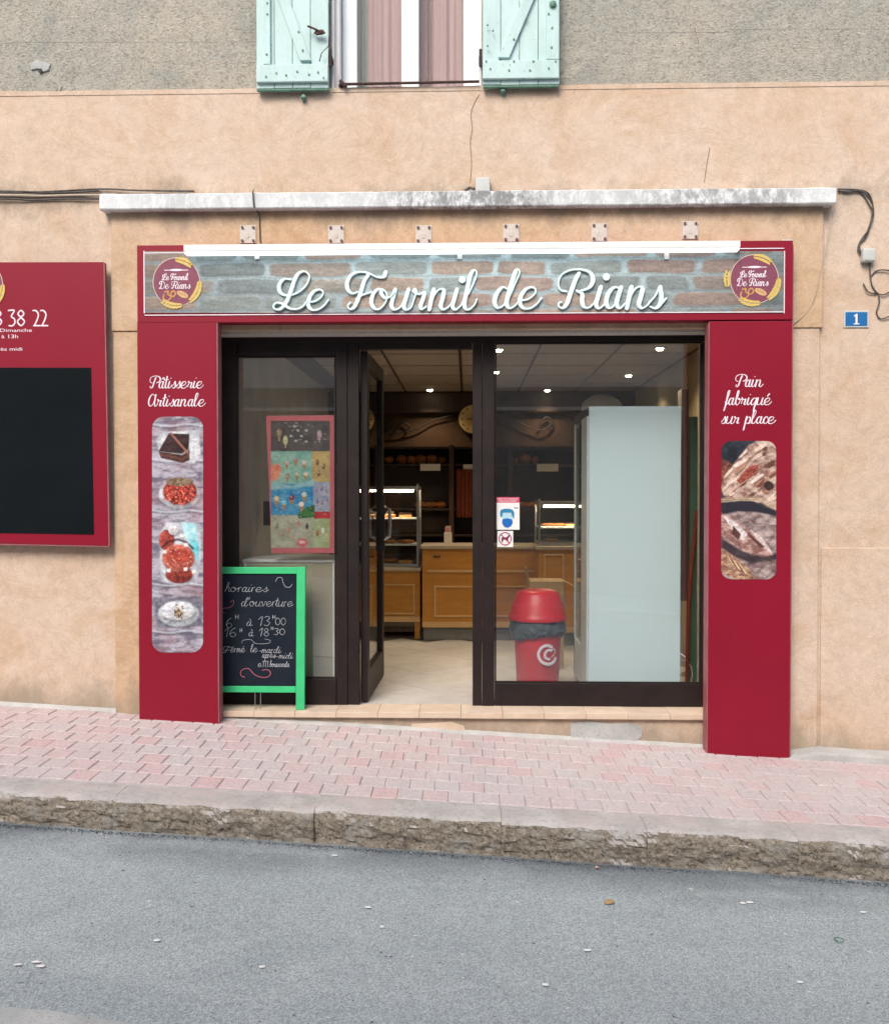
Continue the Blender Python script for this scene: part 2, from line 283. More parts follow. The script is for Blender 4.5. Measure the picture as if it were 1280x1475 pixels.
# ------------------------------------------------------------------ mesh builder
ROOT = {}
class MB:
    def __init__(s): s.v = []; s.f = []; s.mi = []
    def add(s, vs, fs, mi=0):
        o = len(s.v); s.v += [Vector(v) for v in vs]
        for f in fs: s.f.append([i+o for i in f]); s.mi.append(mi)
        return s
    def box(s, x0, x1, y0, y1, z0, z1, mi=0):
        if x0 > x1: x0, x1 = x1, x0
        if y0 > y1: y0, y1 = y1, y0
        if z0 > z1: z0, z1 = z1, z0
        v = [(x0,y0,z0),(x1,y0,z0),(x1,y1,z0),(x0,y1,z0),(x0,y0,z1),(x1,y0,z1),(x1,y1,z1),(x0,y1,z1)]
        return s.add(v, [(0,3,2,1),(4,5,6,7),(0,1,5,4),(1,2,6,5),(2,3,7,6),(3,0,4,7)], mi)
    def pbox(s, px0, py0, px1, py1, Y, dep, mi=0):
        """front face at plane Y measured by pixels, reaching dep behind it"""
        mx, my = (px0+px1)/2, (py0+py1)/2
        return s.box(X(px0,my,Y), X(px1,my,Y), Y, Y+dep, Z(mx,py1,Y), Z(mx,py0,Y), mi)
    def poly(s, pts, y0, y1, mi=0):
        """pts (x,z) counter-clockwise seen from the street, extruded y0 (front) to y1"""
        n = len(pts)
        v = [(p[0], y0, p[1]) for p in pts] + [(p[0], y1, p[1]) for p in pts]
        a = sum(pts[i][0]*pts[(i+1)%n][1]-pts[(i+1)%n][0]*pts[i][1] for i in range(n))
        fr = list(range(n)); bk = list(range(2*n-1, n-1, -1))
        fs = [fr, bk] + [(i, i+n, (i+1)%n+n, (i+1)%n) for i in range(n)]
        if a < 0: fs = [f[::-1] for f in fs]
        return s.add(v, fs, mi)
    def ppoly(s, pp, Y, dep, mi=0):
        return s.poly([(P(a,b,Y).x, P(a,b,Y).z) for a, b in pp], Y, Y+dep, mi)
    def tube(s, pts, r, seg=8, mi=0, closed=False):
        pts = [Vector(p) for p in pts]; n = len(pts); rings = []
        for i, p in enumerate(pts):
            a = pts[i-1] if (i > 0 or closed) else pts[i]; b = pts[(i+1)%n] if (i < n-1 or closed) else pts[i]
            t = (b-a).normalized(); ref = Vector((0,0,1)) if abs(t.z) < .9 else Vector((0,1,0))
            u = t.cross(ref).normalized(); q = u.cross(t)
            rr = r[i] if isinstance(r, (list, tuple)) else r
            rings.append([p + u*math.cos(2*math.pi*k/seg)*rr + q*math.sin(2*math.pi*k/seg)*rr for k in range(seg)])
        o = len(s.v); vv = [v for rg in rings for v in rg]; fs = []
        for i in range(n if closed else n-1):
            for k in range(seg):
                j = (i+1) % n
                fs.append((i*seg+k, i*seg+(k+1)%seg, j*seg+(k+1)%seg, j*seg+k))
        if not closed: fs += [tuple(range(seg-1,-1,-1)), tuple((n-1)*seg+k for k in range(seg))]
        return s.add(vv, fs, mi)
    def lathe(s, cx, cy, prof, seg=24, mi=0):
        vv = []; fs = []
        for r, z in prof:
            for k in range(seg):
                a = 2*math.pi*k/seg; vv.append((cx+r*math.cos(a), cy+r*math.sin(a), z))
        for i in range(len(prof)-1):
            for k in range(seg):
                fs.append((i*seg+k, i*seg+(k+1)%seg, (i+1)*seg+(k+1)%seg, (i+1)*seg+k))
        fs += [tuple(range(seg-1,-1,-1)), tuple((len(prof)-1)*seg+k for k in range(seg))]
        return s.add(vv, fs, mi)
    def blob(s, c, r, seg=10, rings=7, jit=0, mi=0):
        vv = []; fs = []
        for i in range(rings+1):
            th = math.pi*i/rings
            for k in range(seg):
                a = 2*math.pi*k/seg; d = Vector((math.sin(th)*math.cos(a), math.sin(th)*math.sin(a), math.cos(th)))
                j = 1+jit*noise.noise(d*2.3+Vector(c)*9)
                vv.append((c[0]+d.x*r[0]*j, c[1]+d.y*r[1]*j, c[2]+d.z*r[2]*j))
        for i in range(rings):
            for k in range(seg): fs.append((i*seg+k, (i+1)*seg+k, (i+1)*seg+(k+1)%seg, i*seg+(k+1)%seg))
        return s.add(vv, fs, mi)
    def disc(s, cx, cz, rx, rz, y0, y1, seg=32, mi=0, rot=0):
        pts = []
        for k in range(seg):
            a = 2*math.pi*k/seg; x = rx*math.cos(a); z = rz*math.sin(a)
            pts.append((cx+x*math.cos(rot)-z*math.sin(rot), cz+x*math.sin(rot)+z*math.cos(rot)))
        return s.poly(pts, y0, y1, mi)
    def xform(s, mtx):
        s.v = [mtx @ v for v in s.v]; return s

def obj(name, mb, m, parent=None, bevel=0, smooth=False, label=None, seg=2):
    off = ROOT.get(parent.name, Vector((0,0,0))) if parent else Vector((0,0,0))
    me = bpy.data.meshes.new(name)
    me.from_pydata([tuple(v-off) for v in mb.v], [], mb.f)
    ms = m if isinstance(m, (list, tuple)) else [m]
    for k in ms: me.materials.append(k)
    if len(ms) > 1: me.polygons.foreach_set('material_index', mb.mi)
    me.validate(); me.update()
    if bevel:
        bm = bmesh.new(); bm.from_mesh(me); bmesh.ops.bevel(bm, geom=bm.edges[:], offset=bevel, segments=seg, affect='EDGES', profile=.6, clamp_overlap=True)
        bm.to_mesh(me); bm.free()
    if smooth:
        me.polygons.foreach_set('use_smooth', [True]*len(me.polygons))
        try: me.set_sharp_from_angle(angle=R(40))
        except Exception: pass
    o = bpy.data.objects.new(name, me); C.objects.link(o)
    if parent: o.parent = parent; ROOT[o.name] = off
    if label: o['label'] = label
    return o
def thing(name, label, cat, loc, group=None):
    o = bpy.data.objects.new(name, None); C.objects.link(o); o.location = loc; o.empty_display_size = .1
    ROOT[o.name] = Vector(loc); o['label'] = label; o['category'] = cat
    if group: o['group'] = group
    return o
def tag(o, label, cat, group=None):
    o['label'] = label; o['category'] = cat
    if group: o['group'] = group
    return o
def struct(name, mb, m, **k):
    o = obj(name, mb, m, **k); o['kind'] = 'structure'; return o

# ------------------------------------------------------------------ pen-stroke lettering
def crom(pts, n=6):
    p = [Vector((a[0], a[1])) for a in pts]
    if len(p) == 2: return [p[0].lerp(p[1], i/4) for i in range(5)]
    q = [p[0]*2-p[1]] + p + [p[-1]*2-p[-2]]; out = []
    for i in range(1, len(q)-2):
        for k in range(n):
            t = k/n; a, b, c, d = q[i-1], q[i], q[i+1], q[i+2]
            out.append(.5*((2*b)+(c-a)*t+(2*a-5*b+4*c-d)*t*t+(3*b-a-3*c+d)*t**3))
    out.append(q[-2]); return out
LAY = [0]
def ribbon(mb, pts, w0, w1, y, h, n=6, mi=0):
    """pts (x,z) metres in the sign plane y; pen width w0 on up strokes and w1 on down strokes"""
    c = crom(pts, n); N = len(c); ds = []
    for i in range(N):
        d = (c[min(i+1,N-1)]-c[max(i-1,0)]); L = d.length or 1; ds.append(d/L)
    ws = [w0+(w1-w0)*max(0, -d.y)**1.2 for d in ds]
    for _ in range(2): ws = [(ws[max(i-1,0)]+ws[i]*2+ws[min(i+1,N-1)])/4 for i in range(N)]
    LAY[0] = (LAY[0]+1) % 7; e = LAY[0]*h*.03
    seq = [(c[0]-ds[0]*ws[0]*.42, ds[0], ws[0]*.5)] + list(zip(c, ds, ws)) + [(c[-1]+ds[-1]*ws[-1]*.42, ds[-1], ws[-1]*.5)]
    vv = []; fs = []
    for i, (p, d, ww) in enumerate(seq):
        nx, nz = -d.y*ww/2, d.x*ww/2; hh = h+e+h*.004*i
        for k, hgt in ((1,0), (.78,hh), (-.78,hh), (-1,0)): vv.append((p.x+nx*k, y-hgt, p.y+nz*k))
    for i in range(len(seq)-1):
        a = i*4
        for k in range(3): fs.append((a+k, a+k+1, a+k+5, a+k+4))
    fs += [(3,2,1,0), tuple(4*(len(seq)-1)+k for k in range(4))]
    mb.add(vv, fs, mi)
def g5(u0, adv, *st): return ([[((u-u0)/115, (305-v)/115) for u, v in s] for s in st], adv/115)
def g6(u0, adv, *st): return ([[((u-u0)/128, (318-v)/128) for u, v in s] for s in st], adv/128)
def dot(x, z, r=.13): return [(x-r*.25, z+r*.1), (x+r*.25, z-r*.1)]
G = {
'L': g5(50,205,[(158,132),(118,130),(90,165),(98,208),(145,224),(205,203),(250,160),(264,115),(242,88),(207,95),(182,130),(157,200),(132,262),(100,300),(68,303),(57,285),(74,267),(110,272),(150,298),(190,303),(225,290),(252,258)]),
'e': g5(250,125,[(258,262),(300,255),(335,228),(342,203),(322,190),(287,202),(262,240),(257,280),(277,305),(312,305),(347,283),(374,250)]),
'F': g5(475,150,[(702,92),(692,118),(655,120),(600,95),(548,90),(502,110),(480,155),(488,196),(515,213),(540,203)],[(602,108),(580,140),(560,200),(540,255),(520,292),(495,302),(485,282),(500,265)],[(532,245),(568,222),(620,205)]),
'o': g5(620,128,[(690,195),(660,187),(630,217),(620,265),(640,300),(672,298),(703,260),(708,215),(685,190),(676,210),(700,240),(730,230),(752,208)]),
'u': g5(740,115,[(757,190),(745,235),(735,280),(753,305),(788,288),(815,240),(832,190)],[(834,190),(818,240),(806,285),(818,305),(838,300),(850,288)]),
'r': g5(850,100,[(852,284),(868,235),(878,200),(872,186),(866,200),(880,212),(900,216),(924,206),(918,240),(902,283),(911,303),(934,288)]),
'n': g5(950,138,[(978,190),(966,240),(953,303)],[(957,290),(980,225),(1010,190),(1036,195),(1030,240),(1018,285),(1034,305),(1062,290),(1085,262)]),
'i': g5(1085,62,[(1112,190),(1096,245),(1086,285),(1102,305),(1130,285),(1150,250)],[(1136,134),(1146,129)]),
'l': g5(1150,78,[(1152,255),(1190,190),(1220,120),(1222,87),(1206,82),(1187,115),(1171,190),(1156,260),(1160,298),(1185,303),(1213,275),(1226,245)]),
'd': g6(135,150,[(215,200),(185,190),(152,225),(137,280),(155,315),(190,300),(227,245),(260,170),(286,110),(285,87),(268,90),(246,150),(222,230),(210,290),(227,318),(260,303),(290,268)]),
'R': g6(525,225,[(575,215),(540,205),(527,165),(547,115),(600,87),(670,84),(722,105),(738,150),(715,193),(665,212)],[(652,108),(630,150),(605,220),(580,290),(555,316),(532,308),(530,287),(545,280)],[(640,212),(672,232),(672,275),(682,308),(712,315),(745,288)]),
'a': g6(820,115,[(905,200),(872,190),(837,225),(822,280),(837,315),(867,303),(895,250),(910,200)],[(912,192),(892,255),(886,298),(905,318),(937,288)]),
's': g6(1075,95,[(1080,285),(1120,240),(1146,185),(1150,205),(1156,250),(1150,290),(1120,318),(1088,308)],[(1150,300),(1185,257)]),
't': ([[(.0,.35),(.3,1.0),(.42,1.7)],[(.42,1.75),(.25,1.0),(.1,.3),(.2,0),(.45,.15),(.6,.45)],[(.0,1.2),(.65,1.3)]], .55),
'A': ([[(1.0,1.55),(.6,1.8),(.15,1.2),(.02,.45),(.25,0),(.65,.3),(1.0,1.1),(1.15,1.75)],[(1.15,1.75),(.98,.9),(.93,.2),(1.1,0),(1.4,.35)]], 1.3),
'b': ([[(.0,.3),(.4,1.15),(.62,1.95),(.52,2.1),(.36,1.6),(.15,.6),(.15,.1),(.4,0),(.72,.5),(.68,.95),(.5,.9),(.75,.72),(1.0,.85)]], .9),
'f': ([[(0,.3),(.4,1.1),(.68,1.95),(.58,2.12),(.42,1.7),(.15,.3),(-.12,-.7),(-.2,-.85),(-.08,-.6),(.2,.05),(.5,.4)]], .5),
'q': ([[(.8,.9),(.5,1),(.12,.6),(.05,.12),(.25,0),(.6,.4),(.85,.95)],[(.85,1),(.6,0),(.38,-.95)],[(.4,-.8),(.65,-.1),(1,.35)]], .92),
'p': ([[(.3,1.05),(.1,.2),(-.15,-.95)],[(.12,.3),(.5,.95),(.78,.85),(.7,.35),(.45,0),(.2,.12)],[(.45,0),(.8,.1),(1,.4)]], .92),
'c': ([[(.65,.72),(.6,.98),(.35,.95),(.08,.5),(.1,.1),(.35,0),(.75,.4)]], .65),
'D': ([[(.6,1.75),(.45,1.0),(.2,.15),(-.1,.05),(-.1,.25),(.3,.1),(.75,.0),(1.25,.5),(1.35,1.3),(.9,1.85),(.3,1.85),(-.05,1.4),(.1,1.1)]], 1.5),
'h': ([[(0,.3),(.45,1.2),(.62,1.95),(.52,2.1),(.36,1.6),(0,0)],[(.05,.3),(.4,.95),(.65,.9),(.55,.4),(.6,0),(.9,.35)]], .85),
'm': ([[(.2,1),(0,0)],[(.05,.3),(.35,.95),(.52,.8),(.38,0)],[(.42,.3),(.75,.95),(.92,.8),(.82,.2),(.95,0),(1.2,.35)]], 1.2),
'v': ([[(0,.8),(.15,1),(.2,.5),(.25,0),(.6,.5),(.72,1),(.95,.85)]], .9),
'-': ([[(.1,.5),(.6,.55)]], .7), "'": ([[(.3,1.9),(.2,1.4)]], .35), '.': ([[(.05,.05),(.1,0)]], .3), ' ': ([], .6),
'0': ([[(.4,1.5),(.1,1.1),(.1,.4),(.4,0),(.75,.4),(.75,1.1),(.4,1.5)]], .9),
'1': ([[(.0,1.0),(.45,1.55),(.25,0)]], .6), '6': ([[(.7,1.6),(.25,1.2),(.05,.5),(.3,0),(.7,.2),(.7,.6),(.4,.8),(.1,.5)]], .9),
'3': ([[(.1,1.4),(.45,1.55),(.7,1.25),(.4,.85),(.7,.5),(.4,0),(.05,.15)]], .85),
'8': ([[(.4,.8),(.12,1.15),(.4,1.5),(.68,1.15),(.4,.8),(.08,.4),(.4,0),(.75,.4),(.4,.8)]], .85),
'2': ([[(.05,1.3),(.35,1.55),(.65,1.25),(.45,.6),(.1,0)],[(.1,0),(.75,0)]], .85),
'H': ([[(.1,1.4),(.1,0)],[(.7,1.4),(.7,0)],[(.1,.7),(.7,.7)]], .9),
'T': ([[(0,1.6),(.7,1.65)],[(.4,1.6),(.3,0)]], .7),
}
G['â'] = (G['a'][0]+[[(.45,1.3),(.72,1.6),(.85,1.3)]], G['a'][1]); G['à'] = (G['a'][0]+[[(.45,1.65),(.7,1.3)]], G['a'][1])
G['é'] = (G['e'][0]+[[(.75,1.6),(.5,1.3)]], G['e'][1]); G['è'] = (G['e'][0]+[[(.4,1.65),(.65,1.3)]], G['e'][1])
G['P'] = (G['R'][0][:2], 1.45); G['E'] = G['e']; G['x'] = ([[(0,1),(.6,0)],[(.6,1),(0,0)]], .7)
def glyph(mb, ch, x, z, xh, w0, w1, y, h, n=6, sx=1.0):
    for st in G[ch][0]: ribbon(mb, [(x+a*xh*sx, z+b*xh) for a, b in st], w0, w1, y, h, n)
    return x + G[ch][1]*xh*sx
def textwidth(t, xh, sx=1.0): return sum(G[c_][1] for c_ in t)*xh*sx
def script(mb, t, x, z, xh, w0, w1, y, h, n=4, sx=1.0):
    for ch in t: x = glyph(mb, ch, x, z, xh, w0, w1, y, h, n, sx)
def pscript(mb, t, px0, px1, pyb, xhpx, w0, w1, Y, h, n=4):
    """text whose left/right ends and baseline are given by pixels on plane Y"""
    xh = xhpx/F*(Y-CAM.y); x0 = X(px0, pyb, Y); x1 = X(px1, pyb, Y)
    sx = (x1-x0)/textwidth(t, xh); script(mb, t, x0, Z((px0+px1)/2, pyb, Y), xh, w0, w1, Y, h, n, sx)
def typed(name, t, px0, px1, pyb, hpx, Y, m, parent, ext=.0006, align='FIT'):
    cu_ = bpy.data.curves.new(name, 'FONT'); cu_.body = t; cu_.extrude = ext; cu_.resolution_u = 3
    o = bpy.data.objects.new(name, cu_); C.objects.link(o)
    dg = bpy.context.evaluated_depsgraph_get(); me0 = bpy.data.meshes.new_from_object(o.evaluated_get(dg))
    xs = [v.co.x for v in me0.vertices]; ys = [v.co.y for v in me0.vertices]
    x0 = X(px0, pyb, Y); x1 = X(px1, pyb, Y); z0 = Z((px0+px1)/2, pyb, Y); hh = hpx/F*(Y-CAM.y)
    sxx = (x1-x0)/(max(xs)-min(xs)); sz = hh/.73
    mb = MB(); mb.add([(x0+(v.co.x-min(xs))*sxx, Y-v.co.z-ext, z0+v.co.y*sz) for v in me0.vertices], [tuple(p.vertices) for p in me0.polygons])
    bpy.data.objects.remove(o); bpy.data.curves.remove(cu_); bpy.data.meshes.remove(me0)
    return obj(name, mb, m, parent)

# ------------------------------------------------------------------ printed pictures: flat sheets with printed colours per vertex
NR = np.random.RandomState(5)
def lin(c): return np.array([((v/255+.055)/1.055)**2.4 if v > 10 else v/255/12.92 for v in c])
class Print:
    def __init__(s, x0, y0, x1, y1, step=1.0, bg=(120,120,120)):
        s.nx = int((x1-x0)/step)+1; s.ny = int((y1-y0)/step)+1
        s.xs = np.linspace(x0, x1, s.nx); s.ys = np.linspace(y0, y1, s.ny)
        s.X, s.Y = np.meshgrid(s.xs, s.ys); s.a = np.zeros((s.ny, s.nx, 3)); s.a[:] = lin(bg)
    def fbm(s, fx, fy, oc=4, gain=.55):
        o = np.zeros((s.ny, s.nx)); amp = 1; tot = 0
        for k in range(oc):
            g = NR.rand(64, 64); u = (s.X/fx*2**k) % 63; v = (s.Y/fy*2**k) % 63
            i = u.astype(int); j = v.astype(int); fu = u-i; fv = v-j; fu = fu*fu*(3-2*fu); fv = fv*fv*(3-2*fv); i2 = (i+1) % 64; j2 = (j+1) % 64
            o += amp*((g[j,i]*(1-fu)+g[j,i2]*fu)*(1-fv)+(g[j2,i]*(1-fu)+g[j2,i2]*fu)*fv); tot += amp; amp *= gain
        return o/tot
    def put(s, m, col, op=1.0):
        m = np.clip(m, 0, 1)[..., None]*op; c = col if isinstance(col, np.ndarray) and col.ndim == 3 else lin(col); s.a = s.a*(1-m)+c*m
    def mul(s, f): s.a = s.a*f[..., None]
    def ell(s, cx, cy, rx, ry, rot=0, soft=.12):
        dx = s.X-cx; dy = s.Y-cy; u = (dx*math.cos(rot)+dy*math.sin(rot))/rx; v = (-dx*math.sin(rot)+dy*math.cos(rot))/ry
        return np.clip((1-np.sqrt(u*u+v*v))/soft, 0, 1)
    def poly(s, pts, soft=1.2):
        n = len(pts); d = np.full(s.X.shape, 1e9); ins = np.zeros(s.X.shape, bool)
        for i in range(n):
            (xa, ya), (xb, yb) = pts[i], pts[(i+1)%n]; ex, ey = xb-xa, yb-ya; L = ex*ex+ey*ey or 1
            t = np.clip(((s.X-xa)*ex+(s.Y-ya)*ey)/L, 0, 1); d = np.minimum(d, np.hypot(s.X-xa-t*ex, s.Y-ya-t*ey))
            if ya != yb: c = ((ya > s.Y) != (yb > s.Y)) & (s.X < (xb-xa)*(s.Y-ya)/(yb-ya)+xa); ins ^= c
        return np.clip(.5+np.where(ins, d, -d)/soft, 0, 1)
    def line(s, pts, w, soft=.8):
        d = np.full(s.X.shape, 1e9)
        for (xa, ya), (xb, yb) in zip(pts[:-1], pts[1:]):
            ex, ey = xb-xa, yb-ya; L = ex*ex+ey*ey or 1; t = np.clip(((s.X-xa)*ex+(s.Y-ya)*ey)/L, 0, 1); d = np.minimum(d, np.hypot(s.X-xa-t*ex, s.Y-ya-t*ey))
        return np.clip((w/2-d)/soft+.5, 0, 1)
    def build(s, name, Y, par, corner=0, rough=.4, quad=None):
        v = []
        for j in range(s.ny):
            for i in range(s.nx):
                px, py = s.xs[i], s.ys[j]
                if corner:
                    rx = min(px-s.xs[0], s.xs[-1]-px); ry = min(py-s.ys[0], s.ys[-1]-py)
                    if ry < corner: # pull rounded corners in
                        ins_ = corner-math.sqrt(max(0, corner**2-(corner-ry)**2)); w_ = (s.xs[-1]-s.xs[0]); t = (px-s.xs[0])/w_; px = s.xs[0]+ins_+t*(w_-2*ins_)
                p = P(px, py, Y); v.append((p.x, Y, p.z))
        f = [(j*s.nx+i, (j+1)*s.nx+i, (j+1)*s.nx+i+1, j*s.nx+i+1) for j in range(s.ny-1) for i in range(s.nx-1)]
        m, n, l, b = nt('printed_'+name); at = n.new('ShaderNodeAttribute'); at.attribute_name = 'Col'
        l.new(at.outputs['Color'], b.inputs['Base Color']); b.inputs['Roughness'].default_value = rough; b.inputs['Specular IOR Level'].default_value = .35
        o = obj(name, MB().add(v, f), m, par)
        ca = o.data.color_attributes.new('Col', 'FLOAT_COLOR', 'POINT'); c = np.ones((s.ny*s.nx, 4), dtype=np.float32); c[:, :3] = np.clip(s.a.reshape(-1, 3), 0, .85)
        ca.data.foreach_set('color', c.ravel()); return o

# ================================================================== GROUND
PW = -1.35            # kerb front line
zl, zr_ = P(0,1015,0), P(1140,1088,-.05)
SX = (zr_.z-zl.z)/(zr_.x-zl.x); ZW = zl.z - SX*zl.x
kl, kr = P(0,1140,PW), P(1280,1215,PW)
SXK = (kr.z-kl.z)/(kr.x-kl.x); ZK = kl.z-SXK*kl.x
bl, br = P(0,1189,PW-.03), P(1280,1275,PW-.03)
SXB = (br.z-bl.z)/(br.x-bl.x); ZB = bl.z-SXB*bl.x
def zpave(x, y):
    t = max(0, min(1, (y)/(PW))); return (ZW+SX*x)*(1-t)+(ZK+SXK*x)*t
def zroad(x, y): return ZB+SXB*x - 0.004*(y-PW) if y > -4.5 else ZB+SXB*x-.004*(-4.5-PW) + .012*(y+4.5)
def sheet(x0, x1, nx, y0, y1, ny, fz, jit=0):
    mb = MB(); v = []; f = []
    for j in range(ny+1):
        for i in range(nx+1):
            x = x0+(x1-x0)*i/nx; y = y0+(y1-y0)*j/ny
            v.append((x, y, fz(x, y)+(jit*noise.noise(Vector((x*1.7, y*1.7, 3))) if jit else 0)))
    for j in range(ny):
        for i in range(nx):
            a = j*(nx+1)+i; f.append((a, a+1, a+nx+2, a+nx+1))
    return mb.add(v, f)
struct('ground', sheet(-60, 60, 24, -70, 60, 26, lambda x, y: -4.2+SXB*max(-14,min(14,x))), M['concrete'])
road = struct('road', sheet(-14, 14, 160, -7.2, PW+.06, 40, zroad, .006), M['asphalt'], smooth=True)
# pale concrete gutter strip that starts in the bottom-left corner
ga, gb, gc = P(0,1457,0), None, None
def onroad(px, py):
    p = PZ(px, py, -.4)
    for _ in range(6): p = PZ(px, py, zroad(p.x, p.y))
    return p
q1, q2, q3 = onroad(-500,1444), onroad(0,1457), onroad(165,1476); q4 = onroad(520,1560)
mb = MB(); vs_ = [q1, q2, onroad(70,1461), onroad(115,1469), q3, q4, Vector((q4.x+.1, q4.y-.6, 0)), Vector((q1.x, q1.y-1.2, 0))]
mb.add([(p.x, p.y, zroad(p.x, p.y)+.012) for p in vs_]+[(p.x, p.y, zroad(p.x, p.y)-.03) for p in vs_], [tuple(range(7,-1,-1))]+[(i, (i+1)%8, (i+1)%8+8, i+8) for i in range(8)])
struct('concrete_gutter', mb, M['concrete'])
# grit strip where the asphalt meets the kerb
mb = MB()
for i in range(5200):
    x = random.uniform(-4.2, 4.2); dd = abs(random.gauss(0, .022)) + .16*max(0, noise.noise(Vector((x*1.1, 4, 0)))-.1)*random.random(); y_ = PW-.022-dd; q = random.uniform(.0014, .0042)*(1-min(.5, dd*3)); z_ = zroad(x, y_)+q*.5
    if y_ < PW-.03 or True: mb.add([(x-q,y_,z_),(x,y_-q,z_),(x+q*.9,y_+q*.2,z_),(x,y_+q,z_-q*.2),(x+q*.2,y_,z_+q)], [(0,1,4),(1,2,4),(2,3,4),(3,0,4)])
g = obj('gutter_grit', mb, M['tar']); g['kind'] = 'stuff'; tag(g, 'dark gritty dirt gathered along the foot of the granite kerb', 'grit')
# pavement bed
pav = struct('pavement', sheet(-9, 9, 36, PW+.17, .30, 4, lambda x, y: zpave(x, min(y,0))-.0065), M['joint'])
# pavers
def paver_mesh(bw, bd, name='paver'):
    a, b_, c_ = bw/2, bd/2, .005
    v = [(-a,-b_,-.03),(a,-b_,-.03),(a,b_,-.03),(-a,b_,-.03),(-a,-b_,-.004),(a,-b_,-.004),(a,b_,-.004),(-a,b_,-.004),(-a+c_,-b_+c_,0),(a-c_,-b_+c_,0),(a-c_,b_-c_,0),(-a+c_,b_-c_,0)]
    f = [(8,9,10,11)]+[(i,(i+1)%4,(i+1)%4+4,i+4) for i in range(4)]+[(i+4,(i+1)%4+4,(i+1)%4+8,i+8) for i in range(4)]
    me = bpy.data.meshes.new(name); me.from_pydata(v, [], f); me.materials.append(M['paver']); me.update(); return me
bw, bd, gp = .124, .143, .0032
pm = paver_mesh(bw-gp, bd-gp); slope = math.atan(SX); cross = math.atan((ZW-ZK)/-PW)
rest = MB(); cand = []
y = -.075; row = 0
while y > PW+.205+bd*.3:
    x = -8.9+(row % 2)*bw/2+random.uniform(-.01,.01)
    while x < 8.9: cand.append((x, y)); x += bw
    y -= bd; row += 1
def inframe(x, y):
    z = zpave(x, y); d = Vector((x, y, z))-CAM; zz = d.dot(cf); return abs(d.dot(cr)/zz*F) < 640+12
vis = [c_ for c_ in cand if inframe(*c_)]
vis.sort(key=lambda c_: (Vector((c_[0], c_[1], 0))-CAM).length); keep = set(vis[:300])
for (x, y) in cand:
    zz = zpave(x, y)+random.uniform(-.0022, .0022)
    rot = (random.uniform(-.008,.008)+cross, -slope+random.uniform(-.008,.008), random.uniform(-.012,.012))
    if (x, y) in keep:
        o = bpy.data.objects.new('paver', pm); C.objects.link(o); o.parent = pav; o.location = (x, y, zz); o.rotation_euler = rot
    else:
        mt = Matrix.Translation((x, y, zz)) @ Matrix.Rotation(-slope, 4, 'Y')
        rest.add([mt @ v.co for v in pm.vertices], [tuple(p.vertices) for p in pm.polygons])
o = obj('pavers_beyond_frame', rest, M['paver'], pav); o['kind'] = 'stuff'
# cement fillet between the pavers and the wall, right side concrete strip
mb = MB(); v=[]; f=[]; nn=120
for i in range(nn+1):
    x = -9+18*i/nn; v += [(x, .0, zpave(x,0)+.02), (x, -.012-.01*random.random(), zpave(x,0)+.004), (x, -.02-.015*random.random(), zpave(x,0)-.008)]
for i in range(nn):
    a=i*3; f += [(a,a+1,a+4,a+3),(a+1,a+2,a+5,a+4)]
obj('cement_fillet', mb.add(v,f), M['kerbtop'], pav)
# kerb stones
kerb = struct('kerb', MB().add([(-9, PW+.2, ZK+SXK*-9-.012), (9, PW+.2, ZK+SXK*9-.012), (9, PW+.2, ZK+SXK*9-.6), (-9, PW+.2, ZK+SXK*-9-.6), (-9, PW+.022, ZK+SXK*-9-.02), (9, PW+.022, ZK+SXK*9-.02), (9, PW+.022, ZK+SXK*9-.6), (-9, PW+.022, ZK+SXK*-9-.6)], [(0,4,5,1),(4,7,6,5),(0,1,2,3)]), M['kerbtop'])
bx_ = [X(p_, 1190, PW) for p_ in (-230, 163, 452, 722, 932, 1150, 1420)]
edges = [bx_[0]-.95*k for k in range(6,0,-1)] + bx_ + [bx_[-1]+.9*k for k in range(1,6)]
prof = [(.205,-.002),(.175,0),(.13,.001),(.09,.001),(.06,0),(.035,-.002),(.02,-.004),(.008,-.008),(.0,-.014),(-.004,-.024)]+[(-.006-.004*math.sin(k*.5), -.034-.0125*k) for k in range(14)]
for i in range(len(edges)-1):
    x0, x1 = edges[i]+.0008, edges[i+1]-.0008; fine = abs((x0+x1)/2) < 3.2; nx = int((x1-x0)/(.010 if fine else .06)); v=[]; f=[]
    s1 = random.uniform(-.003,.003); s2 = random.uniform(-.006,.006)
    for a in range(nx+1):
        x = x0+(x1-x0)*a/nx; endk = min(a, nx-a)/nx*(x1-x0)
        big = noise.noise(Vector((x*4.5, i*1.7, 7)))
        chip = max(0, big-.10)*.05
        for b2, (dy, dz) in enumerate(prof):
            nz = noise.fractal(Vector((x*11, dz*30, i*3.1)), .9, 2, 5); n2 = noise.noise(Vector((x*60, dz*90, i)))
            k3 = max(0, min(1, (b2-4)/4))
            low = max(0, min(1, (-dz-.13)/.05))
            y_ = PW+dy+s2+k3*(nz*.008+n2*.004)+chip*k3*(1-low)+ .003*k3*max(0, 1-endk/.01)
            z_ = ZK+SXK*x+dz+s1+nz*(.0012+.0035*k3*(1-low))+n2*.002*k3-chip*.6*(k3 if b2 < 12 else 0)
            v.append((x, y_, z_))
    m_ = len(prof)
    for a in range(nx):
        for b2 in range(m_-1):
            k_ = a*m_+b2; f.append((k_, k_+1, k_+m_+1, k_+m_))
    mb = MB(); mb.add(v, f+[tuple(range(m_)), tuple((nx*m_+k2) for k2 in range(m_-1,-1,-1))])
    obj('kerb_stone', mb, M['kerb'], kerb, smooth=False)
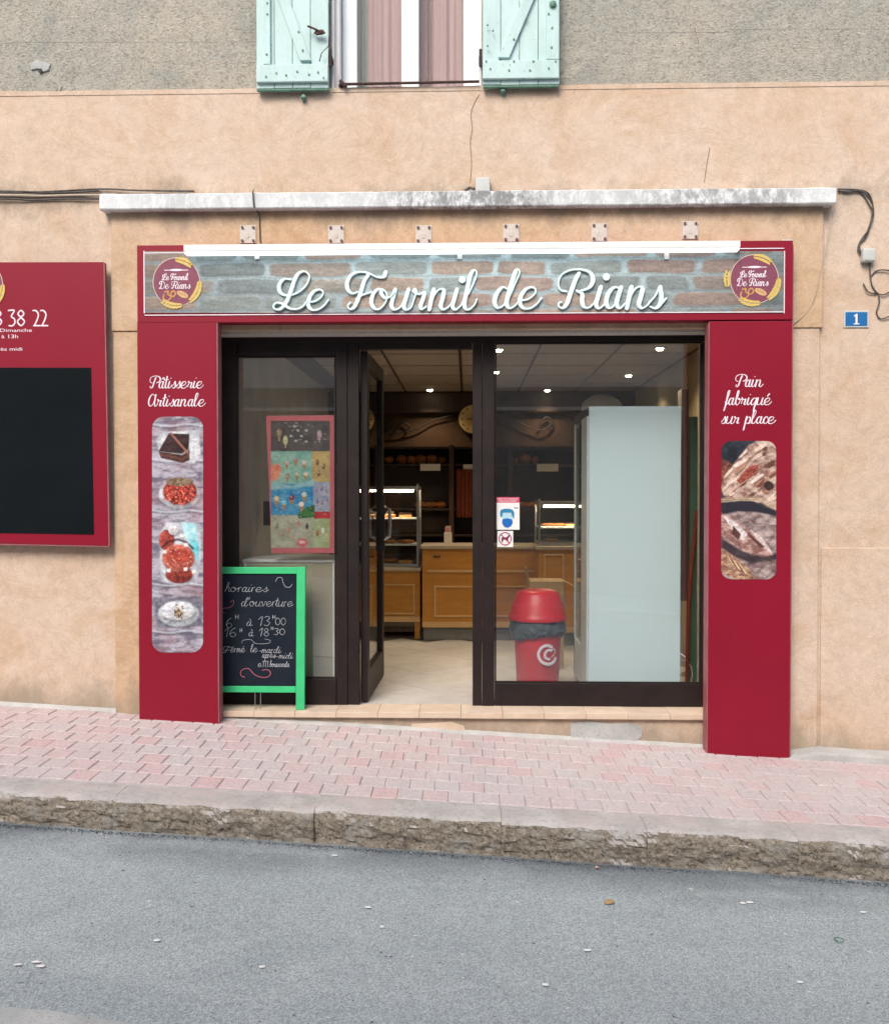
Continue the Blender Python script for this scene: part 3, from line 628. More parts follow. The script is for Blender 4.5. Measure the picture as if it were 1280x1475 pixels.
# cement strip between pavers and kerb
# raised pale threshold slab on the right
slab = MB(); pp = [(1128,1097),(1145,1089),(1200,1086),(1330,1098)]
x0 = X(1122,1095,-.02); x1 = 4.0; v=[]; f=[]; nn = 60
for i in range(nn+1):
    x = x0+(x1-x0)*i/nn; zt = zpave(x, -.1)+.045+.004*noise.noise(Vector((x*8,0,0)))-.035*max(0,1-i/6)
    j = .012*noise.noise(Vector((x*6,5,0)))
    v += [(x, .02, zt+.012), (x, -.10+j, zt), (x, -.125+j, zt-.012), (x, -.135+j, zpave(x,-.13)-.01)]
for i in range(nn):
    for k in range(3): a=i*4+k; f.append((a, a+1, a+5, a+4))
slab.add(v, f)
tag(obj('stone_footing', slab, M['kerbtop'], smooth=False), 'cracked pale cement footing at the wall base right of the shopfront', 'footing')
# small litter on the road
for (px, py, s_, c_, lb, nm) in ((877,1302,.022,'card','flattened tan food scrap lying on the asphalt','litter'), (860,1252,.010,'pinkcake','small pink scrap of litter by the kerb','litter'), (1208,1357,.018,'greenpaint','thin dark green ring lying on the asphalt','ring')):
    p = onroad(px, py); mb = MB()
    if nm == 'ring': mb.tube([(p.x+s_*math.cos(a/12*6.283), p.y+s_*math.sin(a/12*6.283), zroad(p.x,p.y)+.008) for a in range(12)], .0016, 6, closed=True)
    else: mb.blob((p.x, p.y, zroad(p.x,p.y)+.008), (s_, s_*.8, .005), 12, 5, .5)
    tag(obj(nm, mb, M[c_], smooth=True), lb, 'litter')
ORD = ['leftmost','second','third','fourth','fifth','sixth','seventh','eighth','ninth','tenth','eleventh','twelfth','thirteenth','rightmost']
for k, (px, py) in enumerate(sorted(((482,1234),(226,1357),(550,1337),(530,1309),(846,1371),(1080,1302),(52,1388),(58,1394),(26,1392),(378,1395),(1243,1316),(1152,1417),(785,1421),(1070,1303)))):
    p = onroad(px, py); mb = MB(); mb.blob((p.x, p.y, zroad(p.x,p.y)+.006), (.010+.005*random.random(), .008, .0012), 8, 4, .6)
    tag(obj('chewing_gum', mb, M['white'], smooth=True), 'tiny pale gum speck on the asphalt, '+ORD[k]+' of fourteen from the left', 'speck', 'pale specks scattered over the road')

# ================================================================== BUILDING
B = thing('shop_building', 'old stone shop building, peach plaster below and bare grey render above', 'building', (0,0,0))
XL, XR = X(306,750,0), X(1027,750,0); ZH = Z(660,474,0); ZT = Z(640,126,0); SILL = -.036
mb = MB(); mb.box(-9, XL, 0, .35, -1.4, ZT); mb.box(XR, 9, 0, .35, -1.4, ZT); mb.box(XL, XR, 0, .35, ZH, ZT); mb.box(XL, XR, 0, .35, -1.4, SILL)
obj('lower_wall', mb, M['peach'], B)
wl_, wr_ = X(478,60,.02), X(693,60,.02); WT = ZT+1.55
mb = MB(); mb.box(-9, wl_, .025, .37, ZT, 7.5); mb.box(wr_, 9, .025, .37, ZT, 7.5); mb.box(wl_, wr_, .025, .37, WT, 7.5)
obj('upper_wall', mb, M['grey'], B)
# irregular lip of peach plaster over the grey render
mb = MB(); v=[]; f=[]; nn=240
for i in range(nn+1):
    x = -9+18*i/nn; e = .006*noise.noise(Vector((x*3,0,0)))+.003*noise.noise(Vector((x*14,2,0)))
    v += [(x, -.003, ZT-.02), (x, -.003, ZT+.008+e), (x, .026, ZT+.010+e)]
for i in range(nn):
    a=i*3; f += [(a,a+3,a+4,a+1),(a+1,a+4,a+5,a+2)]
obj('plaster_lip', mb.add(v,f), M['peach'], B)
# incised joints of the grey render
for (pa, pb, py) in ((15,368,60),(890,1050,46),(1050,1400,41),(-300,15,62)):
    mb = MB(); mb.poly([(X(pa,py,.02), Z(pa,py,.02)), (X(pb,py-.5,.02), Z(pb,py-.5,.02)), (X(pb,py,.02), Z(pb,py,.02)+.0025), (X(pa,py,.02), Z(pa,py,.02)+.0025)], .0238, .0258)
    obj('incised_joint', mb, M['incised'], B)
# projecting surround
mb = MB(); zb = Z(660,476,-.03)
mb.pbox(160, 297, 1185, 474, -.03, .0295); obj('plaster_surround', mb, M['ochre'], B, bevel=.004)
mb = MB(); mb.box(X(165,800,-.022), XL, -.022, -.0005, -1.3, Z(660,474,-.03)-.002); obj('pilaster', mb, M['ochre'], B, bevel=.004)
mb = MB(); mb.box(XR, X(1178,800,-.022), -.022, -.0005, -1.3, Z(660,474,-.03)-.002); obj('pilaster', mb, M['peach'], B, bevel=.004)
mb = MB(); mb.box(X(1182,900,-.012), 9, -.012, -.0005, -1.3, Z(1230,789,-.012)); obj('wall_plinth', mb, M['peach'], B, bevel=.008)
# ledge
mb = MB(); y0 = -.09; lx0, lx1 = X(143,290,y0), X(1204,280,y0); lz1, lz0 = Z(660,274,y0), Z(660,297,y0); nn=150; v=[]; f=[]
for i in range(nn+1):
    x = lx0+(lx1-lx0)*i/nn; e1 = .004*noise.noise(Vector((x*9,1,0)))+.004*noise.noise(Vector((x*30,1,0))); e2 = .003*noise.noise(Vector((x*8,9,0)))
    v += [(x,0.0,lz0+.002),(x,y0+.004,lz0+e2),(x,y0,lz0+.006+e2),(x,y0+.002,lz1-.006+e1),(x,y0+.010,lz1+e1),(x,0.0,lz1+.012)]
for i in range(nn):
    for k in range(5): a=i*6+k; f.append((a, a+6, a+7, a+1))
f += [(0,1,2,3,4,5), tuple(nn*6+k for k in (5,4,3,2,1,0))]
obj('ledge', mb.add(v,f), M['ledge'], B)
# cracks
def crack(pp, wpx=1.2, Y=-.002):
    mb = MB(); pts=[(P(a,b2,Y).x, P(a,b2,Y).z) for a,b2 in pp]; ribbon(mb, pts, .004, .004, Y, .001, 4); obj('crack', mb, M['crack'], B)
crack([(690,136),(682,150),(678,165),(680,185),(677,205),(679,235),(677,262)]); crack([(1022,212),(1018,235),(1014,262)])
crack([(1000,40),(1006,62)],1)
# hole patch in the grey render, top left
mb = MB(); mb.ppoly([(44,90),(52,86),(62,88),(72,92),(70,100),(62,103),(55,98),(44,100)], .015, .012); obj('filler_patch', mb, M['concrete'], B, bevel=.004)
mb = MB(); mb.ppoly([(54,99),(60,98),(61,103),(56,104)], .013, .004); obj('hole', mb, M['black2'], B)
mb = MB(); mb.ppoly([(54,133),(53,124),(60,114),(72,107),(84,113),(89,124),(86,131),(78,133)], .019, .008); obj('broken_patch', mb, M['incised'], B, bevel=.003)
mb = MB(); mb.ppoly([(60,132),(62,122),(72,112),(81,118),(84,127),(80,132)], .016, .006); obj('broken_patch', mb, M['grey'], B, bevel=.003)
# riser repair patch and sill tiles
mb = MB(); mb.ppoly([(822,1042),(850,1039),(880,1043),(905,1041),(925,1047),(924,1062),(905,1075),(860,1070),(822,1062)], -.004, .004)
obj('cement_patch', mb, M['concrete'], B, bevel=.002)
mb = MB(); mb.ppoly([(592,1043),(650,1040),(668,1046),(672,1062),(640,1060),(596,1058)], -.003, .003); obj('cement_patch', mb, M['silltile'], B, bevel=.001)
sx0, sx1 = XL+.004, XR-.004; nt_ = 12
for i in range(nt_):
    a = sx0+(sx1-sx0)*i/nt_; b2 = sx0+(sx1-sx0)*(i+1)/nt_-.0015
    mb = MB(); mb.box(a, b2, -.03+random.uniform(-.002,.002), .19, SILL+.001, 0+random.uniform(-.001,.001)); obj('sill_tile', mb, M['silltile'], B, bevel=.003)
# roller shutter rail under the fascia
mb = MB(); mb.pbox(300, 462, 1030, 480, .04, .10); obj('shutter_rail', mb, M['plate'], B, bevel=.003)

# upstairs window
W = obj('window', MB().box(wl_+.002, X(492,60,.16), .16, .21, ZT-.02, WT), M['pvc'], B)
zb_ = ZT-.02; Yf = .16
def wpart(name, a, c_, m_, Y=Yf, d=.05, z0=None): mb = MB(); mb.box(X(a,60,Y), X(c_,60,Y), Y, Y+d, z0 or zb_, WT); return obj(name, mb, m_, W, bevel=.004)
wpart('stile', 493, 514, M['pvc'], .165, .045); wpart('stile', 578, 603, M['pvc'], .165, .045); wpart('stile', 667, 690, M['pvc'], .165, .045)
mb = MB(); mb.box(wl_, wr_, .165, .21, zb_, Z(590,131,.165)); obj('bottom_rail', mb, M['pvc'], W)
wpart('pane', 514.5, 577.5, M['upglass'], .19, .004); wpart('pane', 603.5, 666.5, M['upglass'], .19, .004)
def curtain(a, c_, m_, Y):
    mb = MB(); v=[]; f=[]; x0, x1 = X(a,60,Y), X(c_,60,Y); nn=40
    for i in range(nn+1):
        x = x0+(x1-x0)*i/nn; yy = Y+.007*math.sin(i*.7+a)+.008*math.sin(i*.31); v += [(x, yy, zb_-.1), (x, yy, WT)]
    for i in range(nn): f.append((i*2, i*2+2, i*2+3, i*2+1))
    obj('curtain', mb.add(v,f), m_, W, smooth=True)
curtain(510, 545, M['curtain2'], .33); curtain(530, 584, M['curtain'], .28); curtain(600, 630, M['curtain'], .33); curtain(622, 672, M['curtain'], .28)
# white reveal
for q in ((wl_-.001, wl_+.012),(wr_-.012, wr_+.001)): obj('reveal', MB().box(q[0], q[1], .024, .16, ZT+.01, WT), M['white'], W)
mb = MB(); mb.box(wl_+.013, X(490,60,.1), .07, .158, ZT+.01, WT); obj('jamb_liner', mb, M['white'], W)
# guard rail
mb = MB(); a = P(489,121,-.02); b2 = P(690,117,-.02); mb.tube([a, b2], .0085, 8)
mb.tube([a+Vector((0,.01,0)), P(498,128,.03)], .014, 6); mb.tube([P(490,116,-.02), P(498,124,-.03)], .012, 6); obj('guard_rail', mb, M['iron'], B, smooth=True)
# shutters
def shutter(a, c_, pyb, pyl, planks, brace, outer, hooks, hingepx):
    S = None; Yb = -.05
    ztop = WT-.05
    zbm = Z((a+c_)/2, pyb, Yb)
    n_ = len(planks)-1
    for i in range(n_):
        mb = MB(); mb.box(X(planks[i],60,Yb)+.0015, X(planks[i+1],60,Yb)-.0015, Yb, Yb+.03, zbm+random.uniform(-.003,.003), ztop)
        if S is None: S = obj('shutter', mb, M['shutter'], B, bevel=.003)
        else: obj('plank', mb, M['shutter'], S, bevel=.003)
    mid = (a+c_)/2; Yl = Yb-.022
    mb = MB(); mb.box(X(a+1,100,Yl), X(c_-1,100,Yl), Yl, Yb-.0005, Z(mid,pyl[1],Yl), Z(mid,pyl[0],Yl)); obj('ledger', mb, M['shutter'], S, bevel=.004)
    mb = MB(); mb.box(X(a+1,100,Yl), X(c_-1,100,Yl), Yl, Yb-.0005, WT-.25, WT-.12); obj('ledger', mb, M['shutter'], S, bevel=.004)
    mb = MB(); mb.box(X(outer[0],60,Yl), X(outer[1],60,Yl), Yl, Yb-.0005, Z(mid,pyl[0],Yl)+.002, WT-.252); obj('batten', mb, M['shutter'], S, bevel=.004)
    (x0, y0_), (x1, y1_) = brace; sl = (x1-x0)/(y1_-y0_); yt = -270
    bp = [(x1-8,y1_),(x1+8,y1_),(x1+8+(yt-y1_)*sl,yt),(x1-8+(yt-y1_)*sl,yt)]
    mb = MB(); mb.ppoly(bp, Yl+.002, .019); obj('brace', mb, M['shutter'], S, bevel=.003)
    mb = MB(); mb.box(X(a+1,130,Yb)+.002, X(c_-1,130,Yb)-.002, Yb+.004, Yb+.028, zbm-.012, zbm-.0005); obj('bottom_edge', mb, M['shutterdark'], S)
    for (u, v_) in hooks:
        p = P(u, v_, Yl); mb = MB(); mb.disc(p.x, p.z, .006, .006, Yl-.004, Yl+.001, 8); obj('nail_head', mb, M['shutterdark'], S)
    for z_ in (0, 1.2):
        p = P(hingepx, 80, Yb-.01); mb = MB(); mb.tube([(p.x, -.035, p.z-.05+z_), (p.x, -.035, p.z+.05+z_)], .009, 8); mb.box(p.x-.01, p.x+.01, -.03, .03, p.z-.012+z_, p.z+.012+z_); obj('hinge', mb, M['iron'], S, smooth=True)
    return S
S1 = shutter(368,473,126,(92,117),[369,395,421,447,473],((409,0),(440,86)),(379,389),[(385,4),(385,20),(384,78),(383,110),(398,105),(412,108),(428,103),(445,107),(458,104),(466,112),(436,72),(430,45)],475)
S2 = shutter(694,806,121,(86,112),[695,721,748,775,806],((760,0),(725,82)),(787,805),[(706,99),(733,101),(763,101),(790,98),(700,88),(740,88),(768,88),(800,88),(702,36),(702,66),(710,44),(740,56),(794,68),(795,40),(758,26),(790,20)],692)
# latch hook with rope on left shutter
mb = MB(); mb.tube([P(443,37,-.085), P(455,42,-.09), P(466,48,-.085)], .006, 6); mb.tube([P(474,52,-.08), P(473,66,-.085), P(463,76,-.085), P(460,88,-.08)], .003, 6); mb.blob(P(460,46,-.08), (.035,.01,.016), 8, 5, .5); obj('latch', mb, M['iron'], S1, smooth=True)
mb = MB(); mb.blob(P(796,5,-.08), (.025,.012,.02), 8, 5, .3); obj('latch', mb, M['shutterdark'], S2, smooth=True)
for (u, v_) in ((437,140),(724,131)):
    p = P(u, v_, -.02); mb = MB(); mb.blob(p, (.018,.02,.016), 8, 5, .3); mb.tube([p, p+Vector((0,.03,-.03))], .006, 6); mb.tube([p, p+Vector((0,.0,.03))], .004, 6); obj('shutter_stay', mb, M['shutterdark'], B, smooth=True)

# ================================================================== SHOPFRONT JOINERY
JY = .15; JD = .06
FR = obj('shopfront_frame', MB().pbox(308, 477, 1027, 492, JY-.004, JD+.004), M['joinery'], B, bevel=.003)
def fpart(name, a, t, c_, bt, Y=JY, d=JD, m_='joinery', par=None, bv=.003, z0=None):
    mb = MB(); mb.pbox(a, t, c_, bt, Y, d)
    if z0 is not None:
        lo = min(v.z for v in mb.v)
        for v in mb.v:
            if abs(v.z-lo) < 1e-6: v.z = z0
    return obj(name, mb, M[m_], par or FR, bevel=bv)
fpart('stile', 308, 492.5, 341, 1018, z0=.001)
fpart('top_rail', 341.5, 492.5, 484, 512)
fpart('bottom_rail', 341.5, 978, 484, 1018, z0=.001)
fpart('stile', 484.5, 492.5, 500, 1018, z0=.001); fpart('stile', 500.5, 492.5, 517, 1018, Y=JY+.006, d=.05, z0=.001)
fpart('head_rail', 517.5, 492.5, 680, 502.5)
fpart('post', 680.5, 492.5, 694, 1018, z0=.001); fpart('post', 694.5, 492.5, 712, 1018, Y=JY-.006, z0=.001)
fpart('bottom_rail', 712.5, 985, 1010, 1020, z0=.001); fpart('stile', 1010.5, 492.5, 1027, 1018, z0=.001)
mb = MB(); mb.pbox(341.2,511.5,484.3,978.5,JY+.03,.006); obj('pane', mb, M['glass'], FR)
mb = MB(); mb.pbox(712.2,491.5,1010.3,985.5,JY+.03,.006); obj('pane', mb, M['glass'], FR)
# glazing beads
for (a,t,c_,bt) in ((341.5,512.5,483.5,977.5),(712.5,492.5,1010,984.5)):
    mb = MB()
    for (p0,p1,p2,p3) in ((a,t,c_,t+2.2),(a,bt-2.2,c_,bt),(a,t+2.3,a+2.2,bt-2.3),(c_-2.2,t+2.3,c_,bt-2.3)): mb.pbox(p0,p1,p2,p3,JY+.014,.014)
    obj('glazing_bead', mb, M['joinery'], FR)
# open door leaf, hinged left and swung inwards
hx = X(519,760,JY+.05); zt_ = Z(600,505,JY+.05); DW = .85; ang = R(88.5)
def leafm(mb):
    return mb.xform(Matrix.Translation((hx, JY+.055, 0)) @ Matrix.Rotation(ang, 4, 'Z'))
def lbox(u0,u1,z0,z1,t0=0,t1=.045): return leafm(MB().box(u0,u1,t0-.045,t1-.045,z0,z1))
DR = obj('door', lbox(0,.09,.012,zt_), M['joinery'], B, bevel=.003)
obj('stile', lbox(DW-.09,DW,.012,zt_), M['joinery'], DR, bevel=.003)
obj('top_rail', lbox(.091,DW-.091,zt_-.09,zt_), M['joinery'], DR, bevel=.003)
obj('bottom_rail', lbox(.091,DW-.091,.012,.20), M['joinery'], DR, bevel=.003)
obj('pane', lbox(.092,DW-.092,.202,zt_-.092,.02,.026), M['glassd'], DR)
mb = MB(); mb.tube([(DW-.045,-.05,1.0),(DW-.045,-.09,1.02),(DW-.045,-.095,1.1),(DW-.045,-.09,1.22),(DW-.045,-.05,1.24)], .012, 8); obj('handle', leafm(mb), M['steel'], DR, smooth=True)
mb = MB(); mb.box(DW-.07,DW-.02,-.055,-.0455,.92,1.32); obj('lock_plate', leafm(mb), M['black2'], DR)

# ================================================================== INTERIOR
IX0, IX1, IY1, CZ = -1.50, 1.78, 4.2, 2.43
struct('interior_floor', MB().box(XL-.3, XR+.3, .195, IY1, -.06, -.006), M['grout'])
IF = bpy.data.objects['interior_floor']
tm = None; ts = .33
mb = MB(); mb.box(-ts/2+.0015, ts/2-.0015, -ts/2+.0015, ts/2-.0015, -.0055, 0)
me = bpy.data.meshes.new('floor_tile'); me.from_pydata([tuple(v) for v in mb.v], [], mb.f); me.materials.append(M['tile'])
for i in range(-14, 15):
    for j in range(-14, 15):
        x = (i-j)*ts*.7071+.1; y = (i+j)*ts*.7071+1.4
        if .42 < y < 2.75 and -1.25 < x < 1.6:
            o = bpy.data.objects.new('floor_tile', me); C.objects.link(o); o.parent = IF; o.location = (x, y, random.uniform(-.0004,.0004)); o.rotation_euler = (0,0,R(45))
# edge pieces as a plain strip of the same tile
obj('threshold_tile', MB().box(X(500,1000,.2), X(700,1000,.2), .193, .62, -.0058, -.0008), M['tile'], IF)
struct('interior_wall_left', MB().box(IX0-.1, IX0, .352, IY1, 0, CZ+.1), M['inwall'])
struct('interior_wall_right', MB().box(IX1, IX1+.1, .352, IY1, 0, CZ+.1), M['inright'])
struct('interior_wall_back', MB().box(IX0-.1, IX1+.1, IY1+.001, IY1+.1, 0, CZ+.1), M['inback'])
CE = struct('ceiling', MB().box(IX0-.1, IX1+.1, .20, IY1, CZ+.02, CZ+.1), M['ceilgrid'])
mb = MB(); mb.box(-.288,.288,-.288,.288,0,.019); me = bpy.data.meshes.new('ceiling_tile'); me.from_pydata([tuple(v) for v in mb.v], [], mb.f); me.materials.append(M['ceil'])
gx = X(662,504,1.4); gy = 1.61
for i in range(-4, 5):
    for j in range(-3, 5):
        x = gx+.3+.6*i; y = gy+.31+.62*j
        if x-.29 > IX0-.3 and x+.29 < IX1+.3 and y > .3 and y < IY1-.2:
            o = bpy.data.objects.new('ceiling_tile', me); C.objects.link(o); o.parent = CE; o.location = (x, y, CZ-.001)
obj('cornice', MB().box(IX0, IX1, IY1-.07, IY1, CZ-.22, CZ-.002), M['dwood'], CE, bevel=.01)
# recessed spotlights
dl = emis('spot_glow', (1,.82,.55), 28)
pos = ['behind the open doorway', 'at the top left corner of the big window', 'lower left of the big window ceiling', 'above the dark shelves in the big window', 'above the white fridge, nearer the middle', 'top right above the white fridge']
for k, (px, py) in enumerate(((619,561),(718,503),(714,535),(787,563),(905,540),(950,501))):
    p = PZ(px, py, CZ-.002); p.y = min(p.y, IY1-.25)
    T = thing('ceiling_spotlight', 'small lit recessed spotlight '+pos[k], 'spotlight', p, 'recessed ceiling spotlights')
    mb = MB(); mb.lathe(p.x, p.y, [(.030,CZ-.006),(.045,CZ-.010),(.048,CZ-.001)], 20); obj('rim', mb, M['steel'], T, smooth=True)
    mb = MB(); mb.lathe(p.x, p.y, [(.001,CZ-.022),(.020,CZ-.020),(.028,CZ-.010),(.028,CZ-.0065)], 16); obj('bulb', mb, dl, T)
    ld = bpy.data.lights.new('spot_lamp', 'SPOT'); ld.energy = 28 if p.y < 3.3 else 15; ld.color = (1,.74,.46); ld.spot_size = R(125); ld.spot_blend = .8; ld.shadow_soft_size = .03
    lo = bpy.data.objects.new('spot_lamp', ld); C.objects.link(lo); lo.parent = T; lo.location = (0,0,-.04)

# counters -----------------------------------------------------------
KY = 2.75
def counter(name, label, pa, pb, ptop, pbase, Y, dep, panels, legs=False, mtop='stone'):
    my = (ptop+pbase)/2; x0, x1 = X(pa,my,Y), X(pb,my,Y); z1 = Z((pa+pb)/2, ptop, Y); z0 = .12 if not legs else .16
    T = thing(name, label, 'counter', ((x0+x1)/2, Y+dep/2, 0), 'honey wood shop counters')
    obj('body', MB().box(x0, x1, Y, Y+dep, z0, z1-.03), M['cwood'], T, bevel=.004)
    obj('top', MB().box(x0-.02, x1+.01, Y-.025, Y+dep, z1-.029, z1), M[mtop], T, bevel=.005)
    obj('skirting', MB().box(x0, x1, Y-.012, Y-.0005, z0, z0+.05), M['cwood2'], T, bevel=.003)
    if not legs: obj('plinth', MB().box(x0+.01, x1-.01, Y+.03, Y+dep-.03, 0, z0-.001), M['zinc'], T)
    else:
        for xx in (x0, x1-.05): obj('leg', MB().box(xx, xx+.05, Y+.01, Y+.06, 0, z0-.001), M['cwood'], T)
        mb = MB(); cx = (x0*.45+x1*.55); mb.tube([(cx-.02, Y+.2, .04),(cx+.02, Y+.2, .04)], .04, 14); obj('castor', mb, M['steel'], T)
        obj('leg', MB().box(x0, x0+.05, Y+dep-.06, Y+dep-.01, 0, z0-.001), M['cwood'], T); obj('leg', MB().box(x1-.05, x1, Y+dep-.06, Y+dep-.01, 0, z0-.001), M['cwood'], T)
    for (a, t, c_, bt) in panels:
        mb = MB()
        for q in ((a,t,c_,t+2.4),(a,bt-2.4,c_,bt),(a,t+2.4,a+2.2,bt-2.4),(c_-2.2,t+2.4,c_,bt-2.4)): mb.pbox(q[0],q[1],q[2],q[3],Y-.012,.0115)
        obj('panel_moulding', mb, M['cwood2'], T, bevel=.002)
    return T, z1
T1, zt1 = counter('low_counter', 'low honey wood counter left of the till, carrying the glass pastry case', 470, 605, 818, 922, KY, .55, [(500,841,597,885)], legs=True)
T2, zt2 = counter('till_counter', 'taller honey wood counter with stone top seen through the open door', 608, 772, 786, 922, KY-.06, .55, [(625,844,700,889),(708,844,765,889)])
mb = MB(); mb.pbox(615,821,770,824.5,KY-.075,.0145); obj('rail_moulding', mb, M['cwood2'], T2)
mb = MB(); mb.pbox(624,801,634,803,KY-.072,.0115); obj('drawer_pull', mb, M['iron'], T2)
T3, zt3 = counter('side_counter', 'yellowish wood counter with a glass case, beside the fridge in the big window', 775, 872, 787, 905, KY-.35, .55, [(783,798,812,880)])
def case(label, pa, pb, ptop, z0, Y, dep, shelves, seed):
    rnd = random.Random(seed); my = 760; x0, x1 = X(pa,my,Y), X(pb,my,Y); z1 = Z((pa+pb)/2, ptop, Y)
    T = thing('display_case', label, 'display case', ((x0+x1)/2, Y+dep/2, z0))
    z0 += .002
    obj('base_tray', MB().box(x0, x1, Y, Y+dep, z0, z0+.03), M['steel'], T, bevel=.003)
    obj('top_panel', MB().box(x0, x1, Y+.05, Y+dep, z1-.03, z1), M['steel'], T, bevel=.003)
    for xx in (x0, x1-.02):
        for yy in (Y+.001, Y+dep-.021): obj('post', MB().box(xx, xx+.02, yy, yy+.02, z0+.031, z1+.02 if yy < Y+.1 else z1-.031), M['steel'], T, bevel=.003)
    obj('pane', MB().box(x0+.021, x1-.021, Y+.006, Y+.010, z0+.031, z1-.031), M['glassd'], T)
    goods = []
    for zi in shelves:
        obj('shelf', MB().box(x0+.022, x1-.022, Y+.03, Y+dep-.03, zi, zi+.014), M['white'], T, bevel=.002)
    ld = bpy.data.lights.new('case_lamp', 'AREA'); ld.shape = 'RECTANGLE'; ld.size = (x1-x0)*.8; ld.size_y = .05; ld.energy = 9; ld.color = (1,.8,.55)
    lo = bpy.data.objects.new('case_lamp', ld); C.objects.link(lo); lo.parent = T; lo.location = (0, -dep/2+.06, z1-.034-z0)
    obj('lamp_tube', MB().box(x0+.05, x1-.05, Y+.055, Y+.075, z1-.055, z1-.034), emis('case_tube', (1,.85,.6), 5), T)
    return T, x0, x1, Y, dep
zs1 = [Z(570,748,KY+.2), Z(570,785,KY+.2)]
D1, a0, a1, _, _ = case('glass pastry display case on the low counter, seen through the doorway', 500, 603, 700, zt1, KY+.05, .45, zs1, 1)
zs3 = [Z(795,760,KY)]
D2, b0, b1, _, _ = case('glass display case of pastries seen through the big window behind the bin', 775, 860, 722, zt3, KY-.3, .45, zs3, 2)
def pastry(kind, x, y, z, s, label):
    if kind == 'tart':
        T = thing('tart', label, 'pastry', (x,y,z), 'pastries in the display cases')
        obj('crust', MB().lathe(x, y, [(s*.8,z+.001),(s,z+s*.5),(s*.9,z+s*.5)], 16), M['crust'], T, smooth=True)
        mb = MB(); mb.lathe(x, y, [(s*.88,z+s*.42),(s*.7,z+s*.62),(s*.1,z+s*.66)], 16); obj('filling', mb, M['cake'], T, smooth=True)
        mb = MB()
        for k in range(5): mb.blob((x+s*.45*math.cos(k*1.26), y+s*.45*math.sin(k*1.26), z+s*.8), (s*.26,)*3, 8, 5)
        obj('berry', mb, M['choc'], T, smooth=True)
    elif kind == 'cake':
        T = thing('cake', label, 'pastry', (x,y,z), 'pastries in the display cases')
        obj('sponge', MB().box(x-s, x+s, y-s*.8, y+s*.8, z+.001, z+s*.55), M['cake'], T, bevel=.003)
        obj('icing', MB().box(x-s*1.02, x+s*1.02, y-s*.82, y+s*.82, z+s*.552, z+s*.8), M['choc'], T, bevel=.003)
    else:
        mb = MB(); mb.blob((x, y, z+s*.35), (s*1.5, s*.7, s*.36), 14, 8, .25); tag(obj('bread_roll', mb, M['crust'], smooth=True), label, 'bread', 'pastries in the display cases')
lv = [(zt1+.032,'on the bottom tray'),(zs1[1]+.014,'on the lower shelf'),(zs1[0]+.014,'on the upper shelf')]
wz = ['at the left','in the middle','at the right']
for li, (zz, ln) in enumerate(lv):
    for q, px in enumerate((540,562,584)):
        kk = [('roll','roll','cake'),('cake','tart','roll'),('tart','tart','cake')][li][q]
        nm = {'roll':'golden bread roll','cake':'chocolate iced cake','tart':'berry tart'}[kk]
        pastry(kk, X(px,760,KY+.2), KY+.18, zz, .058, f'{nm} {ln} {wz[q]} of the doorway pastry case')
for q, (px, kk) in enumerate(((790,'roll'),(806,'roll'),(822,'cake'))):
    pastry(kk, X(px,740,KY-.15), KY-.12, zs3[0]+.014, .045, ['bread roll at the left of the big-window case shelf','bread roll in the middle of the big-window case shelf','chocolate cake at the right of the big-window case shelf'][q])
pastry('cake', X(795,770,KY-.15), KY-.12, zt3+.033, .05, 'chocolate cake on the bottom tray of the big-window case')
# box of leaflets on the till counter
T = thing('leaflet_box', 'small pale box of leaflets standing on the till counter top', 'box', P(645,786,KY+.1)); p = Vector((X(645,780,KY+.1), KY+.1, zt2))
T.location = p; ROOT[T.name] = p.copy()
obj('carton', MB().box(p.x-.035, p.x+.035, p.y-.03, p.y+.03, zt2+.001, zt2+.11), M['paperw'], T, bevel=.003)
for k in range(4): obj('leaflet', MB().box(p.x-.028+k*.002, p.x+.02+k*.002, p.y-.02+k*.012, p.y-.018+k*.012, zt2+.111, zt2+.155+k*.006), M['paperw'] if k % 2 else M['pinkcake'], T)

# back wall shelving --------------------------------------------------
SY = IY1-.42
SH = thing('bread_rack', 'dark wooden bread rack along the back wall of the shop', 'shelving', (X(640,700,SY), SY+.2, 0))
rx0, rx1 = IX0+.02, IX1-.02
for px in (530,650,735,835):
    x = X(px,700,SY); obj('upright', MB().box(x-.025, x+.025, SY, SY+.35, 0, Z(650,640,SY)), M['dwood'] if px != 650 else M['iron'], SH, bevel=.004)
for py in (643,668,732,770,810):
    z = Z(650,py,SY); obj('shelf', MB().box(rx0, rx1, SY+.004, SY+.37, z-.022, z), M['dwood'], SH, bevel=.003)
obj('back_panel', MB().box(rx0, rx1, SY+.375, SY+.39, 0, Z(650,640,SY)), M['dwood'], SH)
lx = [(560,'left'),(578,''),(592,''),(606,''),(622,''),(636,''),(742,''),(756,''),(770,'')]
rn = random.Random(3)
zsh = Z(650,668,SY)
whs = ['first from the left','second from the left','third from the left','fourth from the left','fifth from the left','just left of the clock']
for k, (px, _) in enumerate(lx):
    s_ = rn.uniform(.045,.07); p = Vector((X(px,655,SY+.12), SY+.12, zsh+s_*.8+.001))
    mb = MB(); mb.blob(p, (s_, s_*.9, s_*.85), 14, 9, .25)
    tag(obj('round_loaf', mb, M['crust'], smooth=True), (f'round brown loaf on the upper rack, {whs[k]} in the doorway' if k < 6 else ['leftmost orange loaf on the rack seen in the big window','middle orange loaf on the rack seen in the big window','rightmost orange loaf on the rack seen in the big window'][k-6]), 'bread', 'loaves on the back rack')
zsh2 = Z(650,732,SY)
